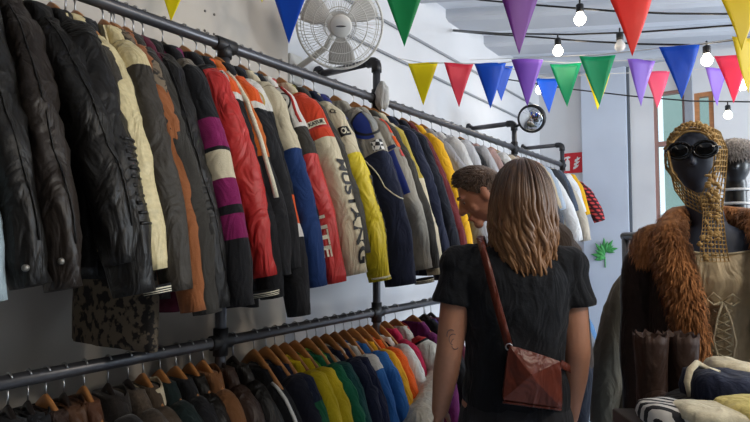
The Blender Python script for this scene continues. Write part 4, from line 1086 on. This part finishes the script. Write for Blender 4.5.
for i in range(1500):
    ph = rg.uniform(-2.5, 2.5); el = rg.uniform(-.68 + .84 * max(0, abs(ph) - .7), 1.55)
    d = Vector((math.sin(ph) * math.cos(el), -math.cos(ph) * math.cos(el), math.sin(el))); p = Vector((d.x * .081, d.y * .106, d.z * .126))
    top = max(0, d.z) ** 1.5; fr = max(0, d.y)
    L_ = lerp(.012, .034, top) + .022 * fr * top
    fw_ = Vector((rg.uniform(-.15, .15), 1.0 * top + .15, .30 * top + .5 * fr - .8 * (1 - top)))
    q = p + (d * .25 + fw_).normalized() * L_; r_ = p.lerp(q, .5) + d * .004
    b.tube([MH + MM @ v for v in (p, r_, q)], [.0022, .0020, .0006], 4)
b.build('hair', MHAIR, mn)
face_bits(mn, MH, MM, 1.02, MHAIR)

# ------------------------------------------------------------------ mannequin group on the right
MP = at(715, 238, 1.80); MP.z = 0
MFH = (FH + RH * ((715 - 375) / FPX)).normalized(); MRH = Vector((MFH.y, -MFH.x, 0))
def m_(a, b_, z): return MRH * (a * .845) - MFH * b_ + Vector((0, 0, z))
man = empty('mannequin', MP, 0, 'dark navy mannequin in crochet hood, sunglasses and corset', 'mannequin')
NVM = mat('matt navy fibreglass', (46, 53, 70), 'plastic', rough=.55)
b = MB()
def mt(rows, seg=30, fl=1):
    return [[m_(a + hw * math.copysign(abs(math.cos(t)) ** .85, math.cos(t)), bb + hd * math.sin(t), z) for t in [2 * PI * j / seg for j in range(seg)]] for a, bb, z, hw, hd in rows]
b.loft(mt([(0, 0, .76, .15, .10), (0, 0, .80, .172, .118), (0, 0, .90, .165, .115), (0, 0, 1.02, .135, .096), (.0, 0, 1.10, .118, .088), (0, 0, 1.18, .13, .10), (0, .012, 1.26, .150, .118), (0, .008, 1.33, .160, .10), (0, 0, 1.38, .165, .078), (-.006, 0, 1.415, .12, .064), (-.015, 0, 1.445, .062, .055)]))
mh = m_(-.068, .015, 1.662)
capsule(b, m_(-.012, 0, 1.40), m_(-.05, .0, 1.57), .056, .050)
MMb = basis((-MFH + MRH * .02).normalized())
head(b, mh, MMb, .97, False, True)
for s in (-1, 1): chain(b, [m_(s * .165, 0, 1.365), m_(s * .195, -.01, 1.22), m_(s * .205, .0, 1.12)], [.050, .044, .040])
solid(b, 'mannequin_body', NVM, man, .006, 6)
b = MB(); b.tube([m_(0, 0, .02), m_(0, 0, .80)], .018, 14); b.build('pole', PIPE, man)
b = MB(); b.tube([m_(0, 0, 0), m_(0, 0, .012), m_(0, 0, .02)], [.16, .16, .13], 32); b.build('base_plate', PIPE, man)
# sunglasses
def h_(x, y, z): return mh + MMb @ Vector((x, y, z))
sgl = empty('sunglasses', MP + mh, 0, 'black round-lensed sunglasses worn by the navy mannequin', 'sunglasses')
def g_(x, y, z): return MMb @ Vector((x, y, z))
SGM = mat('black acetate', (14, 14, 16), 'plastic', rough=.15); LENS = mat('dark lens', (6, 7, 9), 'plastic', rough=.12)
fb = MB()
for q in (-1, 1):
    cx = q * .036
    fb.tube([g_(cx + .033 * math.cos(t), .100 - .004 * abs(math.cos(t)) - .25 * abs(cx + .03 * math.cos(t)) ** 1.0 * .12, .022 + .027 * math.sin(t)) for t in [2 * PI * i / 28 for i in range(29)]], .0048, 8)
    fb.tube([g_(q * .066, .095, .030), g_(q * .078, .075, .030), g_(q * .083, .0, .024), g_(q * .082, -.03, .012)], .003, 6)
    l = MB(); l.loft([[g_(cx + r * .033 * math.cos(t), .099 + .006 * (1 - r), .022 + r * .027 * math.sin(t)) for t in [2 * PI * i / 24 for i in range(24)]] for r in (1, .66, .33, .05)], True); l.build('lens', LENS, sgl)
fb.tube([g_(-.008, .099, .032), g_(0, .103, .035), g_(.008, .099, .032)], .003, 6)
fb.build('sunglasses_frame', SGM, sgl)
# crochet hood and scarf
CRO = mat('ochre crochet yarn', (166, 134, 84), 'knit', bump=.8)
net = empty('crochet_hood', MP, 0, 'ochre openwork crochet hood and scarf on the mannequin head', 'hood')
def wire(name, rows, th, parent, closed=False):
    b = MB(); b.loft(rows, False, 0, closed); o = b.build(name, CRO, parent)
    return finish(o, [('WIREFRAME', dict(thickness=th, use_even_offset=False, use_replace=True))])
rows = []                                               # hood: rows run from the face edge round to the nape
for i in range(8):
    u = i / 7; row = []
    for j in range(30):
        a = lerp(-2.25, 2.25, j / 29)                     # 0 over the top of the head
        ca, sa = math.cos(a), math.sin(a)
        y = lerp(.086, -.10, u); sw_ = math.sqrt(max(.05, 1 - (y / .116) ** 2))
        x = sa * .083 * (sw_ ** .45); z = .004 + ca * .124 * (sw_ ** .8)
        jx = .004 * nz(i * 3.3, j * 1.7, 5)
        if z < -.02: x *= 1 - .35 * min(1, (-.02 - z) / .07); y -= .012 * (1 - u)
        row.append(h_(x + jx, y + jx, z + jx))
    rows.append(row)
wire('hood_net', rows, .0040, net)
b = MB(); rg = random.Random(3)
for k in range(3): b.tube([h_(math.sin(a) * (.066 + .005 * k), .084 - .012 * k + .004 * math.sin(9 * a + k), .004 + math.cos(a) * (.082 + .010 * k)) for a in [lerp(-1.5, 1.5, i / 40) for i in range(41)]], .0032, 6)
for i in range(70):
    a = rg.uniform(-1.3, 1.3); y = rg.uniform(-.02, .092); sw_ = math.sqrt(1 - (y / .116) ** 2)
    b.ell(h_(math.sin(a) * .083 * sw_ ** .45, y, .004 + math.cos(a) * .124 * sw_ ** .8), (rg.uniform(.004, .008),) * 3, 8, 6)
b.build('hood_edging', CRO, net)
# drape down the right-hand side of the face, across the throat, then the hanging scarf tail
def ribbon(name, L_, R_, nu, th, off=.0):
    rows = []
    n = len(L_)
    for i in range((n - 1) * 4 + 1):
        f = i / 4; k = min(int(f), n - 2); t = f - k
        l = Vector(L_[k]).lerp(Vector(L_[k + 1]), t); r = Vector(R_[k]).lerp(Vector(R_[k + 1]), t)
        rows.append([l.lerp(r, s / nu) + m_(0, off + .010 * math.sin(PI * s / nu), .003 * nz(i, s, 1)) for s in range(nu + 1)])
    return wire(name, rows, th, net)
def q_(px, py, d): return at(px, py, d) - MP
ribbon('side_drape', [q_(712, 128, 1.76), q_(715, 150, 1.72), q_(713, 172, 1.70), q_(703, 192, 1.69), q_(697, 206, 1.68)], [q_(720, 132, 1.80), q_(727, 150, 1.80), q_(726, 172, 1.78), q_(724, 195, 1.74), q_(722, 212, 1.72)], 5, .005)
ribbon('throat_net', [q_(668, 150, 1.75), q_(673, 172, 1.70), q_(684, 186, 1.69), q_(697, 193, 1.68), q_(708, 192, 1.68)], [q_(669, 165, 1.78), q_(675, 190, 1.74), q_(686, 205, 1.72), q_(703, 214, 1.70), q_(716, 214, 1.70)], 5, .005)
ribbon('scarf_tail', [q_(700, 196, 1.68), q_(703, 212, 1.675), q_(702, 228, 1.66), q_(700, 243, 1.655), q_(700, 262, 1.645)], [q_(722, 198, 1.70), q_(722, 212, 1.69), q_(724, 228, 1.67), q_(726, 245, 1.66), q_(729, 262, 1.645)], 7, .0055)
b = MB()
for i in range(60):
    t = rg.random(); py = lerp(175, 262, t); px = 711 + (rg.random() - .5) * lerp(10, 22, t) + 3 * math.sin(t * 5)
    b.ell(q_(px, py, lerp(1.685, 1.638, t)), (rg.uniform(.004, .010), .006, rg.uniform(.004, .009)), 8, 6)
b.build('crochet_clusters', CRO, net)
# corset
COR = mat('sand satin', (208, 188, 152), 'satin', rough=.55, bump=.4, scale=40)
cor = empty('corset', MP, 0, 'sand coloured laced corset on the navy mannequin', 'corset')
crow = [(.002, .006, 1.362, .160, .106), (.002, .012, 1.33, .166, .114), (.002, .018, 1.27, .158, .124), (0, .008, 1.19, .138, .110), (0, 0, 1.11, .127, .098), (0, 0, 1.04, .140, .102), (0, 0, .98, .152, .108), (0, 0, .955, .158, .110)]
b = MB(); rows = []
cz = [c_[2] for c_ in crow]
def cring(z):
    zz = max(min(z, cz[0]), cz[-1])
    for r0, r1 in zip(crow, crow[1:]):
        if r1[2] <= zz <= r0[2]:
            t = (r0[2] - zz) / (r0[2] - r1[2]); return [lerp(p, q, t) for p, q in zip(r0, r1)]
    return crow[-1]
def cpt(z, an, off=0):
    a, bb, zz, hw, hd = cring(z); off += .0022 * math.cos(an * 16) + .003 * nz(math.cos(an) * 5, math.sin(an) * 5 + z * 30, z * 18)
    dip = -.035 * max(0, math.sin(an)) ** 6 * max(0, (1.0 - z) / .05) if z < 1.0 else -.012 * max(0, math.sin(an)) ** 8 * (z - 1.30) / .06 if z > 1.30 else 0
    return m_(a + (hw + off) * math.copysign(abs(math.cos(an)) ** .9, math.cos(an)), bb + (hd + off) * math.sin(an), z + dip)
for i in range(37): rows.append([cpt(lerp(1.362, .957, i / 36), 2 * PI * j / 96) for j in range(96)])
b.loft(rows, False); o = b.build('corset_body', COR, cor); md = o.modifiers.new('s', 'SOLIDIFY'); md.thickness = .004
LACE = mat('ivory ribbon', (204, 190, 158), 'satin'); b = MB(); ac = PI / 2 - .10
for i in range(9):
    z0_, z1_ = 1.20 - i * .026, 1.20 - (i + 1) * .026
    for q in (-1, 1): b.tube([cpt(z0_, ac + q * .19, .006), cpt((z0_ + z1_) / 2, ac, .009), cpt(z1_, ac - q * .19, .006)], .0026, 6)
b.build('lacing', LACE, cor)
b = MB(); kn = cpt(1.205, ac, .014)
for q in (-1, 1):
    b.tube([kn, kn + m_(q * .03, .012, .025), kn + m_(q * .052, .01, .006), kn + m_(q * .03, .01, -.012), kn], .0035, 6)
    b.tube([kn, kn + m_(q * .02, .008, -.05), kn + m_(q * .035, .0, -.12), kn + m_(q * .018, -.012, -.19), kn + m_(q * .03, -.014, -.25)], .0035, 6)
b.build('bow', LACE, cor)
b = MB(); b.tube([cpt(1.36, 2 * PI * j / 60, .002) for j in range(61)], .004, 6); b.build('top_binding', LACE, cor)
# fur-trimmed coat
LEA = mat('dark brown leather', (46, 34, 30), 'leather', rough=.5); FURM = mat('ginger fur', (176, 118, 70), 'fur', c2=(108, 66, 38), scale=60)
coat = empty('fur_trimmed_coat', MP, 0, 'dark brown leather coat with ginger fur collar open over the mannequin', 'coat')
def edge(z): return interp([(.6, math.radians(4)), (1.0, math.radians(-10)), (1.2, math.radians(-18)), (1.36, math.radians(-26)), (1.45, math.radians(-60))], z)
def cp(phi, z):                        # phi 0 to the camera, negative to the picture's left
    ra = interp([(.6, .30), (1.0, .262), (1.25, .25), (1.36, .235), (1.42, .16), (1.46, .09)], z); rb = interp([(.6, .22), (1.0, .17), (1.25, .165), (1.36, .135), (1.42, .10), (1.46, .085)], z)
    w = .010 * nz(phi * 3.1, z * 2.2, 4) * (1 if z < 1.35 else 0)
    return m_((ra + w) * math.sin(phi), (rb + w) * math.cos(phi), z)
for sgn, nm in ((-1, 'front_panel'), (1, 'front_panel')):
    pass
b = MB(); rows = []
for i in range(26):
    z = lerp(1.46, .62, (i / 25) ** .9); e = edge(z); rows.append([cp(lerp(e, -2 * PI + abs(e) + .5, j / 60), z) for j in range(61)])
b.loft(rows, False, 0, False); o = b.build('coat_body', LEA, coat); md = o.modifiers.new('s', 'SOLIDIFY'); md.thickness = .006
for q in (-1, 1):
    s = Sleeve([m_(q * .17, 0, 1.385), m_(q * .235, 0, 1.335), m_(q * .262, .0, 1.16), m_(q * .268, .03, .98), m_(q * .26, .05, .80)], [(0, .05), (.25, .08), (.7, .068), (1, .066)], [(0, .05), (.25, .075), (1, .06)], 3 + q, .010)
    b = MB(); rows = []
    for i in range(25):
        t = i / 24; c_ = s.c(t); rr = interp(s.rx, t)
        rows.append([c_ + RH * (rr * math.cos(a) * (1 + .12 * nz(math.cos(a) * 1.5 + q, t * 7, 2))) + FH * (rr * .9 * math.sin(a)) for a in [2 * PI * j / 20 for j in range(20)]])
    b.loft(rows); b.build('sleeve', LEA, coat)
def furry(name, surf, nu, nv, n, L_, droop, seed, m=FURM, parent=coat, wd=.0035):
    """surf(u, v) -> point and outward normal; base sheet plus many tapered tufts"""
    rg = random.Random(seed); b = MB()
    rows = [[surf(i / nu, j / nv)[0] for j in range(nv + 1)] for i in range(nu + 1)]
    b.loft(rows, False, 0, False)
    for k in range(n):
        u, v = rg.random(), rg.random(); p, nr = surf(u, v)
        d = (nr * .55 + droop + Vector((rg.uniform(-.5, .5), rg.uniform(-.5, .5), rg.uniform(-.3, .3)))).normalized(); l = L_ * rg.uniform(.5, 1.25)
        sd = d.cross(nr); sd = sd.normalized() if sd.length > 1e-4 else Vector((1, 0, 0))
        mid = p + d * l * .55 + nr * l * .14; tip = p + d * l + Vector((0, 0, -.25 * l))
        w = wd * rg.uniform(.7, 1.4)
        b.add([p - sd * w - nr * .003, p + sd * w - nr * .003, mid + sd * w * .8, mid - sd * w * .8, tip], [(0, 1, 2, 3), (3, 2, 4)])
    return b.build(name, m, parent)
# collar roll round the neck and down both fronts
path = [(-.075, .175, 1.02, .030), (-.085, .180, 1.12, .042), (-.105, .175, 1.22, .052), (-.135, .155, 1.32, .060), (-.165, .105, 1.40, .066), (-.150, .02, 1.455, .060), (-.10, -.075, 1.475, .05), (0, -.12, 1.475, .05), (.10, -.075, 1.46, .05), (.165, .02, 1.44, .058), (.185, .105, 1.38, .060), (.205, .14, 1.28, .055), (.215, .16, 1.12, .05)]
def collar_surf(u, v):
    f = u * (len(path) - 1); k = min(int(f), len(path) - 2); t = f - k
    P0, P1 = path[k], path[k + 1]; c_ = [lerp(x, y, t) for x, y in zip(P0, P1)]
    p = m_(c_[0], c_[1], c_[2]); tg = (m_(*P1[:3]) - m_(*P0[:3])).normalized()
    cen = Vector((0, 0, 1.30)) if u < .3 or u > .75 else Vector((0, 0, 1.38)); o_ = (p - cen); o_ = (o_ - tg * o_.dot(tg)).normalized(); sd = tg.cross(o_)
    a = v * 2 * PI; nr = o_ * math.cos(a) * .75 + sd * math.sin(a)
    return p + (o_ * math.cos(a) * .6 + sd * math.sin(a) * 1.0) * c_[3], nr.normalized()
furry('fur_collar', collar_surf, 48, 14, 11000, .030, Vector((0, 0, -1.1)), 4, wd=.0022)
def cape_surf(u, v):
    a = lerp(-.2, PI + .4, u); e = lerp(-.5, 1.45, v); n_ = m_(-math.cos(e) * math.sin(a), math.cos(e) * math.cos(a), math.sin(e)) - m_(0, 0, 0)
    p = m_(-.205, .02, 1.365) + RH * (n_.dot(RH) * .085) + FH * (n_.dot(FH) * .10) + Vector((0, 0, n_.z * .085)); return p, n_
furry('fur_shoulder', cape_surf, 16, 12, 3500, .032, Vector((0, 0, -1.1)), 9, wd=.0022)
# studded edge
b = MB(); b.tube([cp(edge(z) + .02, z) + m_(0, .012, 0) for z in [lerp(1.38, .70, i / 18) for i in range(19)]], .010, 8); b.build('front_edge', LEA, coat)
for i in range(5):
    z = 1.33 - .085 * i; p = cp(edge(z) + .03, z) + m_(.004, .022, 0); b = MB(); b.ell(p, (.005,) * 3, 10, 8); b.build('stud', mat('brass stud', (150, 130, 100), 'metal', metal=.8), coat)
# second bust behind with fur hat
bp2 = at(737, 238, 2.75); bp2.z = 0
b2 = empty('mannequin', bp2, 0, 'black mannequin bust in a grey fur hat behind the coat', 'mannequin')
b = MB(); capsule(b, Vector((0, 0, 1.50)), Vector((0, 0, 1.62)), .05, .05); capsule(b, Vector((0, 0, 1.6)), Vector((0, 0, 1.68)), .05, .05); head(b, Vector((0, 0, 1.77)), MMb, .95, False, True)
b.loft([[Vector((hw * math.cos(t), .7 * hw * math.sin(t), z)) for t in [2 * PI * j / 24 for j in range(24)]] for z, hw in ((.95, .13), (1.1, .12), (1.3, .15), (1.42, .16), (1.48, .08), (1.52, .05))])
solid(b, 'bust_body', mat('black mannequin', (20, 20, 22), 'plastic'), b2, .008, 4)
b = MB(); b.tube([(0, 0, 0), (0, 0, .015), (0, 0, .016), (0, 0, .98)], [.14, .14, .016, .016], 20); b.build('pole', PIPE, b2)
for z, r in ((1.575, .060), (1.645, .060)):
    b = MB(); b.tube([(r * math.cos(t), r * math.sin(t), z) for t in [2 * PI * j / 20 for j in range(21)]], .007, 6); b.build('neck_band', mat('pale band', (200, 200, 200), 'plastic'), b2)
GF = mat('grey fur', (128, 122, 118), 'fur', c2=(80, 76, 74))
hat = empty('fur_hat', bp2 + Vector((0, 0, 1.815)), 0, 'grey fur trapper hat on the black mannequin bust', 'hat')
def hat_surf(u, v):
    a = u * 2 * PI; e = lerp(-.25, 1.5, v); n_ = Vector((math.cos(e) * math.cos(a), math.cos(e) * math.sin(a), math.sin(e))); return Vector((n_.x * .102, n_.y * .112, n_.z * .095)), n_
furry('hat_fur', hat_surf, 24, 12, 2600, .026, Vector((0, 0, -.9)), 2, GF, hat, .0025)

# blazer on a small rail behind
RZB = YAW + PI
bl = at(667, 236, 2.32)
garment('blazer', 'olive grey wool blazer hanging beside the fur-trimmed coat', 'blazer', 'garments right of the aisle', 0, mat('olive grey wool', (112, 106, 92)), [(1, mat('olive grey wool', (112, 106, 92)))], L=.80, SL=.66, sw=.18, ht=.05, out=.10, fwd=-.03, srx=.075, sry=.06, collar=mat('olive grey wool', (112, 106, 92)),
        cuff=(mat('olive grey wool', (112, 106, 92)), None), loc=bl, rz=RZB, where='', hang='dark', seed=4.4, label='olive grey wool blazer hanging beside the fur-trimmed coat')
rl = empty('garment_rail', Vector((bl.x, bl.y, 0)) + FH * .25, 0, 'black pipe garment rail behind the coat-wearing mannequin', 'rail'); r0 = rl.location
b = MB(); b.tube([bl - FH * .16 - r0, bl + FH * .40 - r0], PR, 12); b.build('rail', PIPE, rl)
for k in (-.02, .38):
    if k < 0: continue
    b = MB(); b.tube([Vector((bl.x, bl.y, .0)) + FH * k - r0, Vector((bl.x, bl.y, bl.z)) + FH * k - r0], PR, 12); b.tube([Vector((bl.x, bl.y, 0)) + FH * k - r0, Vector((bl.x, bl.y, .015)) + FH * k - r0], .18, 20); b.build('post', PIPE, rl)

# display table with boots and heaped clothes
TZ = .90
tp = at(752, 238, 1.36); tp.z = 0
tb = empty('display_table', tp, 0, 'dark display table under the heap of clothes', 'table')
ROT = Matrix.Rotation(YAW, 3, 'Z')
def t_(a, b_, z): return RH * a - FH * b_ + Vector((0, 0, z))
TB = mat('dark table wood', (60, 48, 40), 'wood')
bx = MB(); bx.box((0, 0, TZ - .02), (.50, .52, .04), 0, ROT); bev(bx.build('table_top', TB, tb, False), .005)
for sx in (-1, 1):
    for sy in (-1, 1):
        bx = MB(); bx.box(t_(sx * .21, sy * .22, (TZ - .04) / 2), (.05, .05, TZ - .04), 0, ROT); bx.build('leg', TB, tb, False)
def heap(name, label, cat, c_, sa, sb, h, m, seed, ridges=1.0, tilt=(0, 0)):
    b = MB(); rows = []; n = 56
    prof = [(.0, .90), (.12, 1.0), (.35, 1.02), (.62, .98), (.82, .90), (.94, .74), (1.0, .5), (1.01, .24), (1.015, .04)]
    for zz, k in prof:
        row = []
        for j in range(n):
            a = 2 * PI * j / n; ca, sa_ = math.cos(a), math.sin(a)
            x = math.copysign(abs(ca) ** .6, ca) * sa * k; y = math.copysign(abs(sa_) ** .6, sa_) * sb * k
            w = 1 + .07 * nz(ca * 2 + seed, sa_ * 2, zz * 3) + .035 * nz(ca * 4 + seed, sa_ * 4, zz * 9)
            z = zz * h * (1 + ridges * .20 * nz(x * 9 + seed, y * 9, 1.3) + ridges * .12 * nz(x * 22 + y * 12 + seed, y * 20, 3)) + (tilt[0] * x + tilt[1] * y) * min(1, zz * 1.5)
            row.append(t_(x * w, y * w, max(z, .001)))
        rows.append(row)
    b.loft(rows); o = b.build(name, m); o.location = c_; tag(o, label, cat, 'clothes heaped on the display table')
    return o
def tz(px, d, z): p = at(px, 238, d); return Vector((p.x, p.y, z))
heap('folded_shirt', 'dark brown folded shirt at the bottom of the clothes heap', 'shirt', tz(748, 1.36, TZ), .175, .19, .075, mat('cocoa cloth', (52, 42, 38)), 8, .3)
heap('folded_shirt', 'charcoal folded shirt in the middle of the clothes heap', 'shirt', tz(740, 1.29, TZ + .06), .150, .17, .055, GREYC, 3, .3)
heap('folded_shirt', 'pale cream folded shirt at the front of the clothes heap', 'shirt', tz(706, 1.16, TZ + .122), .070, .06, .026, mat('pale cream cloth', (206, 196, 168)), 1.5, .5)
heap('folded_shirt', 'pale yellow folded shirt beside the cream one', 'shirt', tz(752, 1.16, TZ + .122), .075, .065, .036, mat('pale yellow cloth', (208, 190, 116)), 5.5, .8)
ST = pattern_mat('black white stripes', 'stripe', ((30, 30, 34), (196, 192, 186)), 14)
heap('folded_shirt', 'black and white striped shirt next to the cream one', 'shirt', tz(662, 1.20, TZ + .10), .055, .055, .045, ST, 2.5, .8)
heap('folded_jacket', 'navy folded jacket with cream lining behind the yellow shirt', 'jacket', tz(724, 1.34, TZ + .095), .095, .085, .078, NAVY, 6.5, .8, (-.12, 0))
heap('folded_shirt', 'crumpled cream shirt on top of the navy jacket', 'shirt', tz(742, 1.41, TZ + .12), .10, .05, .055, CRMC, 7.5, 1.0, (-.22, 0))
heap('folded_shirt', 'grey and white shirt with tan trim right of the navy jacket', 'shirt', tz(770, 1.36, TZ + .12), .06, .075, .06, mat('light grey cloth', (150, 150, 156)), 9.5, 1.0)
nav = [o for o in COL.objects if o.get('label', '').startswith('navy folded jacket')][0]
b = MB(); b.tube([at(px, py, d) - nav.location for px, py, d in ((689, 396, 1.30), (687, 382, 1.29), (690, 370, 1.30), (697, 363, 1.33), (707, 369, 1.33), (720, 372, 1.32))], [.004, .007, .008, .008, .007, .004], 8); b.build('lining', CRMC, nav)
BOOT = mat('dark brown boot leather', (60, 41, 32), 'leather', rough=.6)
for px, lb in ((648, 'dark brown tall boot with ragged cuff next to the blazer side'), (678, 'dark brown tall boot with ragged cuff next to the clothes heap')):
    p = tz(px, 1.56, TZ)
    bt = empty('boot', p, 0, lb, 'boot', 'boots on the display table')
    b = MB(); rows = []
    prof = [(.012, .040), (.05, .041), (.10, .040), (.16, .043), (.20, .046), (.225, .047)]
    for z, r in prof: rows.append([t_(r * math.cos(a) * (1 + .04 * nz(math.cos(a) * 2, z * 20, px)), r * 1.02 * math.sin(a), z + (.007 * math.sin(a * 9 + px) + .004 * math.sin(a * 17) if z > .22 else 0)) for a in [2 * PI * j / 36 for j in range(36)]])
    for z, r in ((.222, .040), (.15, .036), (.10, .03)): rows.append([t_(r * math.cos(a), r * math.sin(a), z) for a in [2 * PI * j / 36 for j in range(36)]])
    b.loft(rows); b.build('shaft', BOOT, bt)
    b = MB(); capsule(b, t_(0, -.005, .045), t_(0, .115, .036), .040, .034); solid(b, 'foot', BOOT, bt, .006, 3)
    b = MB(); b.loft([[t_(.040 * math.cos(a), .055 + .095 * math.sin(a), z) for a in [2 * PI * j / 28 for j in range(28)]] for z in (0, .012)]); b.build('sole', mat('black rubber', (18, 18, 20), 'plastic'), bt)

# ------------------------------------------------------------------ camera, light
cam = bpy.data.cameras.new('camera'); co = bpy.data.objects.new('camera', cam); COL.objects.link(co)
co.location = EYE; co.rotation_euler = (PI / 2 + PITCH, 0, YAW); cam.sensor_width = 36; cam.lens = FPX / 750 * 36; cam.clip_start = .05
S.camera = co
vs = S.view_settings; vs.view_transform = 'Standard'; vs.look = 'None'; vs.exposure = 0.0; vs.gamma = 1
w = bpy.data.worlds.new('sky'); S.world = w; w.use_nodes = True
bg = w.node_tree.nodes['Background']; bg.inputs[0].default_value = (.78, .90, 1, 1); bg.inputs[1].default_value = 1.6
def area(name, loc, direction, sx, sy, e, col):
    l = bpy.data.lights.new(name, 'AREA'); l.shape = 'RECTANGLE'; l.size = sx; l.size_y = sy; l.energy = e; l.color = col
    o = bpy.data.objects.new(name, l); COL.objects.link(o); o.location = loc; o.rotation_euler = Vector(direction).to_track_quat('-Z', 'Y').to_euler(); return o
for i, (a, b_) in enumerate(RW): area('window_daylight', (XR - .03, (a + b_) / 2, 1.9), (-1, 0, -.05), 1.5, 1.9, (6, 150)[i], (.84, .92, 1))
for i, p in enumerate(BULBS):
    l = bpy.data.lights.new('bulb_and_fill_light', 'POINT'); l.energy = 3.0; l.color = (1, .86, .68); l.shadow_soft_size = .04
    o = bpy.data.objects.new('bulb_and_fill_light', l); COL.objects.link(o); o.location = p + Vector((0, 0, -.06))
# bulbs and point lamps added outside the frame as fill for front and right
for k, (p, lb) in enumerate([((-.45, .15, 2.75), 'added fill bulb over the aisle behind the camera'), ((1.35, 1.0, 2.75), 'added fill bulb high over the near end of the aisle'), ((1.5, 1.7, 2.75), 'added fill bulb high to the side of the display table'), ((.9, 3.6, 2.8), 'added fill bulb high behind the mannequin')]):
    p = Vector(p); bulb(p, None, 0, lb, True, drop=.36 if k < 3 else .30)
    l = bpy.data.lights.new('bulb_and_fill_light', 'POINT'); l.energy = (.5, 44, 40, 14)[k]; l.color = (1, .88, .72); l.shadow_soft_size = .06
    o = bpy.data.objects.new('bulb_and_fill_light', l); COL.objects.link(o); o.location = p + Vector((0, 0, -.10))
